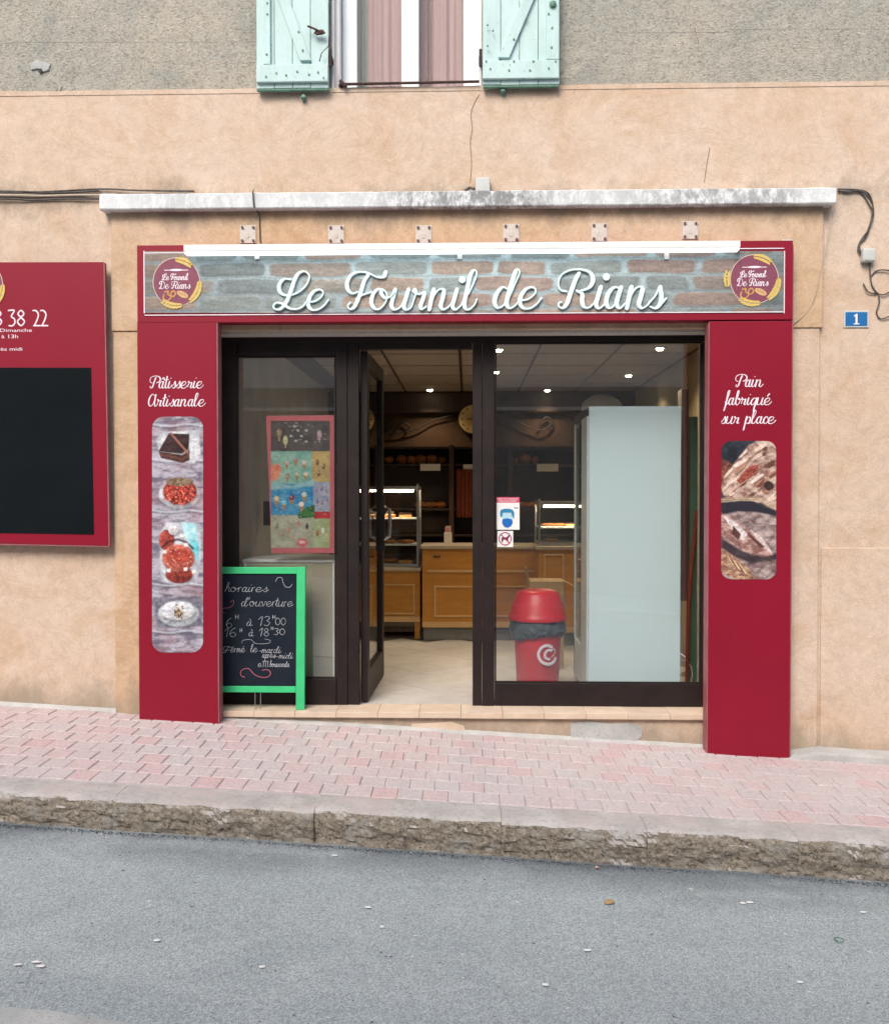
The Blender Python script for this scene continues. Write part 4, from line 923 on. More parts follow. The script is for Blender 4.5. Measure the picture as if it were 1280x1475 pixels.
for k, px in enumerate((606,620,634,668,735,750,765)):
    p = Vector((X(px,725,SY+.12), SY+.14, zsh2+.034)); mb = MB(); mb.blob((p.x,p.y,p.z), (.075,.045,.033), 14, 8, .2)
    tag(obj('long_loaf', mb, M['crust'], smooth=True), ['long loaf on the middle rack shelf, nearest the pastry case','long loaf on the middle rack shelf, second from the pastry case','long loaf on the middle rack shelf, left of the russet curtain','long loaf on the middle rack shelf in front of the russet curtain','long loaf on the middle rack shelf at the left of the big window','long loaf on the middle rack shelf, second in the big window','long loaf on the middle rack shelf, third in the big window'][k], 'bread', 'loaves on the back rack')
for k, (a, t, c_, bt) in enumerate(((605,668,634,678),(667,669,683,679),(773,668,804,679))):
    mb = MB(); mb.pbox(a, t, c_, bt, SY-.012, .006)
    tag(obj('price_sign', mb, M['paperw'], bevel=.001), ['white price sign on the rack edge, in the middle of the doorway','white price sign on the rack edge, at the right side of the doorway','white price sign on the rack edge seen in the big window'][k], 'price sign', 'price signs on the bread rack')
mb = MB(); v=[]; f=[]; x0, x1 = X(657,700,SY-.03), X(700,700,SY-.03)
for i in range(41):
    x = x0+(x1-x0)*i/40; yy = SY-.04+.014*math.sin(i*1.3); v += [(x, yy, Z(670,745,SY)), (x, yy, Z(670,676,SY))]
for i in range(40): f.append((i*2, i*2+2, i*2+3, i*2+1))
tag(obj('curtain', mb.add(v,f), M['drape'], smooth=True), 'russet curtain hanging from the back rack right of the doorway', 'curtain')
# clock
cp = P(681,604,IY1-.06); T = thing('wall_clock', 'round yellowed clock on the dark back wall behind the door post', 'clock', cp)
mb = MB(); mb.disc(cp.x, cp.z, .165, .165, IY1-.10, IY1-.001, 40); obj('case', mb, M['dwood'], T, smooth=False)
mb = MB(); mb.disc(cp.x, cp.z, .15, .15, IY1-.104, IY1-.1005, 40); obj('face', mb, M['clockface'], T)
mb = MB()
for k in range(12):
    a = k*math.pi/6; mb.disc(cp.x+.12*math.cos(a), cp.z+.12*math.sin(a), .009, .009, IY1-.107, IY1-.1045, 8)
obj('hour_marks', mb, M['iron'], T)
obj('hand', MB().box(cp.x-.005, cp.x+.005, IY1-.110, IY1-.1075, cp.z, cp.z+.085), M['iron'], T); obj('hand', MB().box(cp.x-.07, cp.x, IY1-.113, IY1-.1105, cp.z-.004, cp.z+.004), M['iron'], T)
# wrought iron scrolls
for k, (pp, lb) in enumerate((([(552,612),(562,604),(566,614),(556,622),(575,624),(600,618),(622,606),(640,601),(652,598)],'black wrought iron scroll on the back wall, left of the clock'),([(716,586),(728,598),(745,607),(762,615),(780,620),(792,612),(786,604)],'black wrought iron scroll on the back wall, right of the clock'))):
    mb = MB(); c_ = crom(pp, 5); mb.tube([P(a.x, a.y, IY1-.05) for a in c_], .007, 6)
    c2 = crom([(pp[3][0]+14,pp[3][1]-2),(pp[3][0]+24,pp[3][1]-14),(pp[3][0]+34,pp[3][1]-8),(pp[3][0]+28,pp[3][1])], 5); mb.tube([P(a.x, a.y, IY1-.05) for a in c2], .008, 6)
    tag(obj('iron_scroll', mb, M['black2'], smooth=True), lb, 'wall ornament')
# tall fridge ---------------------------------------------------------
FY = .38; fx0, fx1 = X(848,785,FY), X(980,785,FY); fz = Z(914,585,FY)
T = thing('upright_fridge', 'tall white upright display fridge with its back to the big window', 'fridge', ((fx0+fx1)/2, FY+.35, 0))
obj('back_panel', MB().box(fx0, fx1, FY, FY+.03, .02, fz), M['fridge'], T, bevel=.004)
sx_ = fx0-.012
obj('side_frame', MB().box(sx_, fx1-.003, FY+.0305, FY+.30, .02, fz-.06), M['fridge2'], T, bevel=.004)
obj('side_glass', MB().box(sx_+.005, sx_+.012, FY+.305, FY+.66, .3, fz-.10), M['glassd'], T)
obj('side_frame', MB().box(sx_, sx_+.03, FY+.66, FY+.70, .02, fz-.06), M['fridge2'], T, bevel=.004)
obj('base', MB().box(sx_, fx1-.003, FY+.301, FY+.70, .02, .298), M['fridge2'], T, bevel=.004)
obj('top_box', MB().box(sx_, fx1-.01, FY+.031, FY+.70, fz-.058, fz-.004), M['navy'], T, bevel=.004)
obj('side_frame', MB().box(fx1-.04, fx1-.004, FY+.301, FY+.70, .3, fz-.06), M['fridge2'], T)
for zz in (.55,.85,1.15,1.45): obj('shelf', MB().box(sx_+.02, fx1-.045, FY+.32, FY+.64, zz, zz+.01), M['steel'], T)
for k, (xx, yy) in enumerate(((fx0+.03,FY+.06),(fx1-.05,FY+.06),(fx0+.03,FY+.62),(fx1-.05,FY+.62))): obj('foot', MB().lathe(xx, yy, [(.02,-.0),(.02,.019)], 10), M['black2'], T)
mb = MB(); mb.blob((X(866,585,FY+.3), FY+.3, fz+.012), (.14,.11,.10), 16, 10, .1)
tag(obj('straw_hat', mb, M['cream'], smooth=True), 'pale rounded hat shape lying on top of the tall fridge', 'hat')
mb = MB(); pts = [P(a,b2,.5) for a,b2 in ((980,950),(988,952),(995,960),(997,972),(993,988))]; c_ = [Vector((p.x,p.y,p.z)) for p in pts]; mb.tube(c_, .004, 6)
tag(obj('power_cord', mb, M['plastic'], smooth=True), 'thin white power cord looping beside the fridge foot', 'cord')
# bin -----------------------------------------------------------------
by = .52; bpx = P(774,900,by); bxx = bpx.x; sc = (by-CAM.y)/F
T = thing('litter_bin', 'round red plastic bin with domed lid and grey liner behind the big window', 'bin', (bxx, by, 0))
zr = Z(774,904,by-.18); rb = .148
obj('body', MB().lathe(bxx, by, [(.135,.002),(.150,.30),(.158,zr+.02)], 36), M['binred'], T, smooth=True)
mb = MB(); v=[]; f=[]
rows_ = [(.160,zr+.028),(.176,zr+.024),(.184,zr-.01),(.186,zr-.045),(.176,zr-.075),(.160,zr-.08)]
for i,(r_,z_) in enumerate(rows_):
    for k in range(72):
        a = k*math.pi/36; j = noise.noise(Vector((math.cos(a)*6, math.sin(a)*6, i*.7)))
        v.append((bxx+(r_+.012*j)*math.cos(a), by+(r_+.012*j)*math.sin(a), z_+(.030*j if i > 2 else .004*j)+ (.02*math.sin(a*1.5) if i>3 else 0)))
for i in range(len(rows_)-1):
    for k in range(72): f.append((i*72+k, (i+1)*72+k, (i+1)*72+(k+1)%72, i*72+(k+1)%72))
obj('bin_liner', mb.add(v,f), M['bag'], T, smooth=True)
zt_b = Z(774,849,by)
prof_ = [(.19,zr+.03),(.194,zr+.045),(.188,zr+.058),(.178,zr+.075),(.170,zr+.13),(.155,zt_b-.07),(.142,zt_b-.03),(.126,zt_b-.010),(.10,zt_b-.002),(.02,zt_b)]
obj('lid', MB().lathe(bxx, by, prof_, 40), M['binred'], T, smooth=True)
# heart-shaped swirl emblem on body
mb = MB(); em = P(789,943,by-.15)
def onb(pts, w_):
    m2 = MB(); ribbon(m2, [(em.x+a*.043, em.z+b2*.043) for a,b2 in pts], w_, w_, 0, .002, 6)
    for v_ in m2.v:
        dx = v_.x-bxx; rr = .154; v_.y = by-math.sqrt(max(0, rr*rr-dx*dx))-.004+v_.y
    mb.add(m2.v, m2.f)
onb([(.6,1.05),(-.1,1.35),(-1.0,1.0),(-1.45,0),(-1.0,-1.05),(.1,-1.5),(.9,-1.2),(1.2,-.7)], .020)
onb([(.55,.55),(.0,.62),(-.45,.1),(-.35,-.5),(.2,-.75)], .017)
onb([(.55,.55),(.85,.75),(1.15,.5),(1.0,0),(.6,-.4)], .007)
obj('emblem', mb, M['print'], T)
def slab_thing(name, label, cat, pa, t, pb, bt_, Y, dep, m_, to_floor=False):
    mb = MB(); mb.pbox(pa, t, pb, bt_, Y, dep)
    if to_floor:
        lo = min(v.z for v in mb.v)
        for v in mb.v:
            if abs(v.z-lo) < 1e-6: v.z = .001
    return tag(obj(name, mb, M[m_], bevel=.004), label, cat)
slab_thing('pipe_casing', 'grey vertical casing on the wall between the fridge and the window edge', 'casing', 981, 560, 991, 866, 1.15, .12, 'zinc')
slab_thing('green_panel', 'dark green folded screen standing at the right edge of the big window', 'screen', 993, 600, 1004, 985, .55, .05, 'greenpaint', True)
slab_thing('green_panel', 'narrow dark green slab added for a green reflection in the left window', 'screen', 341, 610, 354, 985, .80, .05, 'greenpaint', True)  # added slab standing in for a green reflection at the pane edge
slab_thing('switch_box', 'small black switch box on the wall beside the ice cream poster', 'box', 379, 722, 390, 757, .9, .05, 'black2')
mb = MB(); c_ = crom([(1003,735),(998,790),(994,830),(991,880),(990,930),(989,985)], 5); mb.tube([P(a.x, a.y, .50) for a in c_], .012, 8)
tag(obj('broom_handle', mb, M['drape'], smooth=True), 'dark red curved handle leaning at the right edge of the big window', 'handle')
# cardboard carton behind the bin
cy_ = 1.35; cx0, cx1 = X(762,850,cy_), X(812,850,cy_); cz1 = Z(787,838,cy_)
T = thing('cardboard_box', 'open cardboard carton standing behind the red bin', 'box', ((cx0+cx1)/2, cy_+.15, 0))
obj('carton', MB().box(cx0, cx1, cy_, cy_+.3, .001, cz1), M['card'], T)
for (a,b2,c3,d_) in (((cx0,cy_,cz1+.001),(cx0,cy_+.3,cz1+.001),(cx0-.02,cy_+.3,cz1+.10),(cx0-.02,cy_,cz1+.10)),((cx1,cy_,cz1+.001),(cx1,cy_+.3,cz1+.001),(cx1+.09,cy_+.3,cz1-.05),(cx1+.09,cy_,cz1-.05))):
    mb = MB(); o3 = Vector((.003,0,.003)); mb.add([a,b2,c3,d_]+[tuple(Vector(q)+o3) for q in (a,b2,c3,d_)], [(0,1,2,3),(7,6,5,4),(0,4,5,1),(1,5,6,2),(2,6,7,3),(3,7,4,0)]); obj('flap', mb, M['card'], T)
# cabinet behind left pane ------------------------------------------------
T = thing('display_cabinet', 'low cream cabinet with white trim behind the left window', 'cabinet', (X(415,900,.3), .5, 0))
kx0, kx1 = X(352,890,.26), X(482,890,.26); kz = Z(415,806,.26)
obj('body', MB().box(kx0, kx1, .262, .75, .0, kz-.02), M['cream'], T, bevel=.004)
obj('top', MB().box(kx0-.01, kx1+.005, .255, .76, kz-.019, kz), M['white'], T, bevel=.003)
obj('edge_trim', MB().box(kx1-.012, kx1, .254, .2615, .0, kz-.02), M['white'], T); obj('edge_trim', MB().box(kx0, kx0+.012, .254, .2615, .0, kz-.02), M['white'], T)
# poster --------------------------------------------------------------
YP = JY+.045
PO = thing('ice_cream_poster', 'red framed ice cream price poster hung behind the left window pane', 'poster', P(434,797,YP))
mb = MB(); mb.ppoly([(391,797),(482.5,797),(481,598),(383,599)], YP, .006); obj('frame', mb, M['poster_frame'], PO, bevel=.002)
pal = {}
def pc(c_):
    k = tuple(c_)
    if k not in pal: pal[k] = mat('printed_ink', c_, tuple(v*.8 for v in c_), 60, .55)
    return pal[k]
LY = [0]
def flat(name, pp, Y, par, col):
    LY[0] += 1; yy = Y-.0008-.00006*(LY[0] % 40)
    mb = MB(); mb.ppoly(pp, yy, .0004); return obj(name, mb, pc(col), par)
def ell(cx, cy, rx, ry, rot=0, n=18):
    return [(cx+rx*math.cos(a)*math.cos(rot)-ry*math.sin(a)*math.sin(rot), cy+rx*math.cos(a)*math.sin(rot)+ry*math.sin(a)*math.cos(rot)) for a in [2*math.pi*k/n for k in range(n)]]
def rect(a,t,c_,b2): return [(a,t),(c_,t),(c_,b2),(a,b2)]
pq = Print(390, 606, 475, 789, .8, (150,150,140))
def blo(m_, ca, cb, fx, fy): t = np.clip((pq.fbm(fx, fy, 4, .65)-.5)*3+.5, 0, 1)[..., None]; pq.put(m_, lin(ca)*(1-t)+lin(cb)*t)
for q, ca, cb in ((rect(388,604,476,650),(66,62,60),(92,84,82)),(rect(388,650,449,698),(112,166,152),(152,188,172)),(rect(449,650,476,694),(196,170,108),(172,148,96)),(rect(388,697,452,742),(24,120,172),(84,160,194)),(rect(451,694,476,737),(164,170,186),(142,150,170)),(rect(451,737,476,747),(170,40,44),(196,50,52)),(rect(388,742,452,791),(176,176,156),(150,152,132)),(rect(451,747,476,791),(150,162,112),(168,178,140))): blo(pq.poly(q, 1), ca, cb, 12, 9)
blo(pq.poly([(388,694),(420,700),(452,690),(452,700),(388,706)], 3), (126,172,176), (150,186,190), 9, 5)
blo(pq.ell(396, 680, 10, 15, .3, .3), (206,112,88), (222,150,116), 8, 8); blo(pq.poly([(428,741),(440,731),(453,727),(453,745),(430,747)], 1.5), (60,122,56), (38,92,40), 5, 5)
def lol(cx, cy, s_, c_): pq.put(pq.poly([(cx-.7*s_,cy),(cx+.7*s_,cy),(cx+.7*s_,cy+9*s_),(cx-.7*s_,cy+9*s_)], .8), (186,160,118)); pq.put(pq.ell(cx, cy, 3.1*s_, 6*s_, 0, .25), c_); pq.put(pq.ell(cx-1*s_, cy-2*s_, .8*s_, 2.5*s_, 0, .6), (240,236,230), .5)
def con(cx, cy, s_, c_): pq.put(pq.poly([(cx-3*s_,cy),(cx+3*s_,cy),(cx,cy+9*s_)], .9), (176,124,74)); pq.put(pq.ell(cx, cy-1.5*s_, 3.4*s_, 3.2*s_, 0, .25), c_); pq.put(pq.ell(cx-1, cy-2.6*s_, 1*s_, .8*s_, 0, .6), (246,240,232), .6)
for cx, cy, c_ in ((402,624,(150,124,84)),(411,634,(196,188,140)),(460,626,(176,140,160))): lol(cx, cy, 1.25, c_)
for cx, cy in ((424,614),(429,620),(441,620),(441,636),(426,635),(434,628),(419,628)): pq.put(pq.ell(cx, cy, 2.8, 2.2, 0, .5), (196,192,184), .9)
for cx, cy, c_ in ((426,664,(170,124,120)),(413,668,(190,176,150)),(438,668,(206,190,182)),(428,684,(180,186,150)),(440,684,(216,200,170)),(414,686,(150,120,100))): con(cx, cy, 1.05, c_)
for cx, cy in ((457,666),(466,672),(459,682)): lol(cx, cy, .85, (122,84,54))
for cx, cy, c_ in ((398,720,(216,190,150)),(420,719,(140,34,52)),(409,726,(120,190,204)),(438,714,(190,204,190)),(434,728,(226,214,190))): con(cx, cy, 1.25, c_)
for cx, cy in ((456,706),(463,704),(470,708),(457,722),(464,724),(471,720)): lol(cx, cy, .7, (112,104,146) if cx % 2 else (150,120,140))
for cx, cy, c_ in ((399,758,(124,124,104)),(407,770,(160,130,100)),(415,764,(192,130,110)),(429,754,(186,116,96)),(442,758,(64,62,58)),(446,772,(160,150,120)),(422,774,(170,140,120)),(457,768,(150,96,66)),(465,764,(206,204,194)),(471,772,(190,170,130))): lol(cx, cy, .85, c_)
for k in range(260):
    cx, cy = 391+NR.rand()*82, 608+NR.rand()*179; w_ = 1+NR.rand()*4; c_ = [(220,218,208),(60,60,62),(150,150,144),(236,232,222),(110,84,80)][NR.randint(5)]
    pq.put(pq.poly([(cx,cy),(cx+w_,cy),(cx+w_,cy+.8),(cx,cy+.8)], .8), c_, .55)
blo(pq.ell(435, 782, 8.5, 7.5, 0, .2), (190,84,90), (206,110,112), 5, 5); pq.put(pq.ell(435, 781, 5.5, 3, 0, .4), (222,196,196), .8)
pq.build('printed_sheet', YP-.0012, PO, rough=.35)
# stickers on the glass ---------------------------------------------------
YS = JY+.0295
T = thing('mask_sign', 'white sticker with blue masked head pictogram and red header on the big window', 'sticker', P(731,763,YS))
mb = MB(); mb.ppoly(rect(713.5,716,748,763), YS-.0012, .001); obj('sheet', mb, M['white'], T)
flat('red_header', rect(713.5,716,748,724), YS-.0012, T, (.65,.08,.16)); 
typed('header_text', 'PORT DU MASQUE', 716, 745.5, 719.8, 2.4, YS-.0026, M['white'], T, .0002); typed('header_text', 'OBLIGATOIRE', 718, 743.5, 723, 2.4, YS-.0026, M['white'], T, .0002)
flat('hair', [(720,743),(720,737),(722,734),(727,732.8),(734,732.8),(738.5,734.5),(740.5,739),(740,748),(737.5,744),(736,738.5),(724,738.5),(722.5,746)], YS-.0012, T, (.02,.22,.42))
flat('face', [(723.6,738.9),(736,738.9),(737,745),(737,749),(723.2,749)], YS-.0014, T, (.45,.70,.80))
flat('mask', [(723.5,748),(730,746.4),(737.3,748),(738.4,753),(735.5,758),(731,760.2),(726,758.8),(722.8,754)], YS-.0018, T, (.01,.14,.50))
flat('tag_line', rect(740.2,731,746,732.3), YS-.0012, T, (.03,.12,.25))
T = thing('no_dogs_sign', 'small white no dogs sticker with red ring below the mask sticker', 'sticker', P(727,788,YS))
mb = MB(); mb.ppoly(rect(716,764.8,738.8,788), YS-.0012, .001); obj('sheet', mb, M['white'], T)
c0 = P(727.3,776,YS); mb = MB(); k_ = (YS-CAM.y)/F
mb.tube([(c0.x+8.6*k_*math.cos(a/24*6.2832), YS-.0016, c0.z+9*k_*math.sin(a/24*6.2832)) for a in range(24)], .0034, 6, closed=True); obj('ring', mb, pc((.42,.02,.12)), T)
flat('dog', [(722,781),(722,775),(723,773.8),(729,774),(731.5,772),(731.5,770.5),(734,771.5),(733.2,774),(731.5,776),(732,781),(730.6,781),(729.6,777.5),(724.6,777.3),(723.8,781)], YS-.0016, T, (.16,.02,.08))
mb = MB(); ribbon(mb, [(P(721,769.5,YS).x,P(721,769.5,YS).z),(P(733.5,782.5,YS).x,P(733.5,782.5,YS).z)], .006, .006, YS-.0028, .0006); obj('slash', mb, pc((.42,.02,.12)), T)

# ================================================================== SIGN SURROUND
SF = -.12
SG = thing('shop_sign', 'crimson sign surround with two side panels framing the bakery shopfront', 'sign', (X(668,700,SF), SF+.04, 0))
def sp(name, *a, bv=.002, m_='red'): mb = MB(); mb.pbox(*a); return obj(name, mb, M[m_], SG, bevel=bv)
sp('fascia_panel', 197.5, 349.5, 1141.5, 462.5, SF, .089)
LP_ = MB(); LP_.pbox(199, 463.2, 312.5, 1045, SF, .089)
lp = obj('side_panel', LP_, M['red'], SG, bevel=.002)
RP_ = MB(); RP_.pbox(1020.5, 462.2, 1138.5, 1092, SF, .089); rp_o = obj('side_panel', RP_, M['red'], SG, bevel=.002)
# pale cut edges of the panels
mb = MB(); mb.pbox(312.8,464,314.6,1045,SF+.002,.08); obj('panel_edge', mb, M['rededge'], SG)
mb = MB(); mb.pbox(1018.6,464,1020.2,1090,SF+.001,.08); obj('panel_edge', mb, M['rededge'], SG)
mb = MB(); mb.pbox(1138.9,352,1140.6,1091,SF+.004,.05); obj('panel_edge', mb, M['rededge'], SG)
# banner with stone wall print
pr = Print(208.5, 361.5, 1128.5, 450.5, 1.0, (120,150,158))
wy = (pr.fbm(90, 60, 3)-.5)*7; wx = (pr.fbm(40, 30, 3)-.5)*12; YY = pr.Y+wy+(pr.X-208)*.0087; XX = pr.X+wx
lit = np.clip(1-np.abs(pr.X-665)/520, 0, 1)*.6+.4; lit = lit*np.clip(1.25-(pr.Y-361)/120, .35, 1.1)  # strip light's glow painted into the mortar, fading downward and to the ends
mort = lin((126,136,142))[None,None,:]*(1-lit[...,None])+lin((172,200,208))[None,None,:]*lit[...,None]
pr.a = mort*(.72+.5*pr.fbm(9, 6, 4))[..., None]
cols_ = [(128,142,142),(146,132,122),(136,136,130),(112,128,132),(154,140,128),(130,124,118),(122,136,138),(144,128,120)]
fine = pr.fbm(14, 2.6, 5, .7); fine2 = pr.fbm(4, 2, 3, .7); big_ = pr.fbm(60, 22, 3)
for (t_, b2_) in ((346,376.5),(379.5,400),(403,424),(427,447),(450,470)):
    x = 160+NR.rand()*40
    while x < 1180:
        wd = 58+NR.rand()*74; xa, xb = x+2.6, x+wd-2.6; cx_, hw = (xa+xb)/2, (xb-xa)/2; cy_, hh = (t_+b2_)/2, (b2_-t_)/2
        u = np.abs(XX-cx_)/hw; v_ = np.abs(YY-cy_)/hh; pw = 5.0
        d_ = (u**(pw*1.6)+v_**pw)**(1/pw); edge_n = (fine2-.5)*.22
        m_ = np.clip((1.02+edge_n-d_)/.14, 0, 1)
        if m_.max() > 0:
            c0_ = lin(cols_[NR.randint(len(cols_))]); rel = (YY-cy_)/hh
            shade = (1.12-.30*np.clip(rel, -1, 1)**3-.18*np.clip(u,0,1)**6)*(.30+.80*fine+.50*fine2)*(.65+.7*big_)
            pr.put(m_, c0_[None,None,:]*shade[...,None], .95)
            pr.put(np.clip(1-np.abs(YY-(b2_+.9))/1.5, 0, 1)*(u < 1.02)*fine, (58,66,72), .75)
        x += wd
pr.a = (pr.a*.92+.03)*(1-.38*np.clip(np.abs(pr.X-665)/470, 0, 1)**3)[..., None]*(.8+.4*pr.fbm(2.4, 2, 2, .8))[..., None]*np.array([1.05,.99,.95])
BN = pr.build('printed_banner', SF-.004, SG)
mb = MB()
for q in ((208,450.7,1129,452),(208,360,1129,361.3),(206.8,361,208.3,451),(1128.7,361,1130,451)): mb.pbox(*q, SF-.0045, .004)
obj('banner_edge', mb, M['print'], SG)
# big letters
def bigletter(ch, px, pyb, unit):
    Y = SF-.008; xh = unit/F*(Y-CAM.y); mb = MB(); glyph(mb, ch, X(px,pyb,Y), Z(px,pyb,Y), xh, xh*.10, xh*.24, Y, .010, 7)
    if ch == 'i':
        mb = MB(); ribbon(mb, [(X(px,pyb,Y)+a*xh, Z(px,pyb,Y)+b2*xh) for a,b2 in G['i'][0][0]], xh*.10, xh*.24, Y, .010, 7)
        p = G['i'][0][1][0]; mb.disc(X(px,pyb,Y)+(p[0]+.05)*xh, Z(px,pyb,Y)+p[1]*xh, xh*.17, xh*.17, Y-.0105, Y, 16)
    obj('letter', mb, M['cyanwhite'], SG)
for ch, u0 in zip('LeFournil', (50,250,475,620,740,850,950,1085,1150)): bigletter(ch, 380+u0/4, 446.2, 28.75)
for ch, u0, dv in (('d',135,0),('e',285,0),('R',525,0),('i',758,0),('a',820,0),('n',945,0),('s',1078,0)): bigletter(ch, 680+u0/4.267, 444.3, 30)
# letter backing hairlines: small fixings on banner are not visible
def logo(cx, cy, par, Y, left_ear=False):
    k_ = (Y-CAM.y)/F; c0 = P(cx, cy, Y)
    mb = MB(); mb.disc(c0.x, c0.z, 34.5*k_, 35.5*k_, Y-.0012, Y, 48); obj('logo_ring', mb, pc((.62,.50,.42)), par)
    mb = MB(); mb.disc(c0.x, c0.z, 33.3*k_, 34.3*k_, Y-.0018, Y-.0013, 48); obj('logo_disc', mb, pc((.23,.06,.10)), par)
    def ear(a0, a1, rr, n_, mm=1):
        mb = MB()
        for i in range(n_):
            a = R(a0+(a1-a0)*i/(n_-1)); wd = .6+.4*math.sin(math.pi*(i+1)/(n_+1))
            for s_ in (-1, 1):
                r2 = rr+s_*2.6*wd; x = c0.x+r2*k_*math.cos(a); z = c0.z+r2*k_*math.sin(a)
                mb.disc(x, z, 3.6*k_*wd, 1.8*k_*wd, Y-.0030-.00008*(i*2+(s_+1)//2), Y-.0019, 10, rot=a+math.pi/2+s_*.5*mm)
        obj('wheat_ear', mb, pc((.68,.50,.14)), par)
    ear(-52, -2, 34, 10); ear(88, 48, 32, 7); ear(-124, -80, 34.5, 7)
    if left_ear: ear(165, 192, 39, 5)
    mb = MB(); ribbon(mb, [(c0.x-17*k_, c0.z+17*k_),(c0.x+17*k_, c0.z+17*k_)], 1.1*k_, 1.1*k_, Y-.0019, .0005); mb.disc(c0.x, c0.z+17.2*k_, 10*k_, 1.6*k_, Y-.0024, Y-.0019, 12); obj('logo_line', mb, M['print'], par)
    mb = MB(); pscript(mb, 'Le Fournil', cx-21, cx+17, cy-3, 4.9, .003, .0052, Y-.0019, .0006, 3); pscript(mb, 'De Rians', cx-24, cx+20, cy+9.5, 5.8, .003, .0058, Y-.0019, .0006, 3); obj('logo_text', mb, M['print'], par)
    # pretzel and loaf
    mb = MB(); pt = [(-18,-18),(-19,-24),(-13,-27),(-8,-22),(-8,-16),(-4,-13),(-1,-17),(-5,-21),(-12,-18),(-12,-13.5),(-17,-14.5)]
    ribbon(mb, [(c0.x+a*k_, c0.z+b2*k_) for a,b2 in pt], 2.2*k_, 2.2*k_, Y-.0019, .0006, 5); obj('pretzel', mb, pc((.58,.30,.10)), par)
    mb = MB(); mb.disc(c0.x+9*k_, c0.z-18*k_, 9*k_, 4.2*k_, Y-.0025, Y-.0019, 18, rot=-.45); obj('loaf_print', mb, pc((.68,.42,.20)), par)
    for q in (-4, 0, 4):
        mb = MB(); ribbon(mb, [(c0.x+(9+q-1.5)*k_, c0.z+(-15.5-q*.45)*k_), (c0.x+(9+q+1)*k_, c0.z+(-19.5-q*.45)*k_)], .8*k_, .8*k_, Y-.0026, .0003, 3); obj('loaf_slash', mb, pc((.35,.16,.06)), par)
logo(254, 406, SG, SF-.0045); logo(1086, 402, SG, SF-.0045, True)
# side panel writing
YT = SF-.0005
mb = MB(); pscript(mb, 'Pâtisserie', 216, 293, 559, 9.6, .0042, .0088, YT, .0012, 4); pscript(mb, 'Artisanale', 214, 296, 585, 9.6, .0042, .0088, YT, .0012, 4); obj('lettering', mb, M['print'], SG)
mb = MB(); pscript(mb, 'Pain', 1059, 1099, 557, 9.6, .0042, .0088, YT, .0012, 4); pscript(mb, 'fabriqué', 1044, 1111, 583, 9.6, .0042, .0088, YT, .0012, 4); pscript(mb, 'sur place', 1038, 1117, 610, 9.6, .0042, .0088, YT, .0012, 4); obj('lettering', mb, M['print'], SG)
def rrect(a,t,c_,b2,r_,n_=6):
    pts=[]
    for (cx,cy,a0) in ((c_-r_,t+r_,-90),(c_-r_,b2-r_,0),(a+r_,b2-r_,90),(a+r_,t+r_,180)):
        for k in range(n_+1): q=R(a0+90*k/n_); pts.append((cx+r_*math.cos(q), cy+r_*math.sin(q)))
    return pts
def blotch(pr, m_, ca, cb, fx, fy, contrast=2.2, op=1):
    t = np.clip((pr.fbm(fx, fy, 5, .65)-.5)*contrast*1.6+.5, 0, 1)[..., None]; pr.put(m_, lin(ca)*(1-t)+lin(cb)*t, op)
def dome(pr, cx, cy, rx, ry, ca, cb, fx=5, fy=4, rot=0, soft=.12):
    m_ = pr.ell(cx, cy, rx, ry, rot, soft); blotch(pr, pr.ell(cx+1, cy+2.5, rx*1.06, ry*1.08, rot, .3), (40,34,40), (60,50,56), 9, 9, op=.55); blotch(pr, m_, ca, cb, fx, fy)
    sh = 1.18-.5*np.clip((pr.Y-cy)/ry*.6+(pr.X-cx)/rx*.25+.4, 0, 1); pr.a = pr.a*(1-m_[..., None])+pr.a*m_[..., None]*sh[..., None]
pr = Print(219, 600, 292.5, 940, .8)
full = np.ones(pr.X.shape)
blotch(pr, full, (176,172,184), (104,100,116), 16, 6); blotch(pr, np.clip(pr.fbm(26, 18, 3)*3-1.35, 0, 1), (168,132,136), (120,92,98), 6, 3, op=.7)
for yq in (612,662,736,842,910): pr.put(np.clip(1-np.abs(pr.Y-yq-1.5*np.sin(pr.X*.11))/2, 0, 1), (196,206,214), .7); pr.put(np.clip(1-np.abs(pr.Y-yq-3.2-1.5*np.sin(pr.X*.11))/1.2, 0, 1), (74,72,84), .6)
# slice of chocolate cake on a white plate
blotch(pr, pr.poly([(225,632),(236,622),(286,620),(289,656),(280,667),(232,662)], 3), (214,216,218), (170,174,182), 12, 8)
blotch(pr, pr.poly([(228,650),(243,624),(273,625),(272,647),(262,654)], 1.6), (70,48,50), (38,24,26), 7, 3)
blotch(pr, pr.poly([(228,650),(262,655),(273,647),(273,663),(263,667),(232,660)], 1.6), (46,26,24), (96,62,56), 3, 1.6)
pr.put(pr.line([(246,624),(270,652)], 3), (150,98,84), .9); pr.put(pr.line([(230,655),(262,661),(272,656)], 1), (128,84,76), .8)
# round berry tart in a white dish
dome(pr, 258, 712, 31, 22, (206,206,210), (160,162,172), 9, 7); dome(pr, 259, 708, 26, 20, (150,60,44), (92,34,26), 4, 4)
for k in range(150):
    a = NR.rand()*6.28; r_ = math.sqrt(NR.rand()); cx, cy = 259+24*r_*math.cos(a), 712+15*r_*math.sin(a); c_ = [(206,62,50),(168,36,34),(224,120,96),(140,24,28)][NR.randint(4)]
    pr.put(pr.ell(cx, cy, 1.9, 1.7, 0, .5), c_, .9); pr.put(pr.ell(cx-.5, cy-.6, .6, .5, 0, .6), (244,190,176), .8)
blotch(pr, pr.ell(259, 694, 22, 7, 0, .2), (150,128,104), (96,76,60), 4, 2)
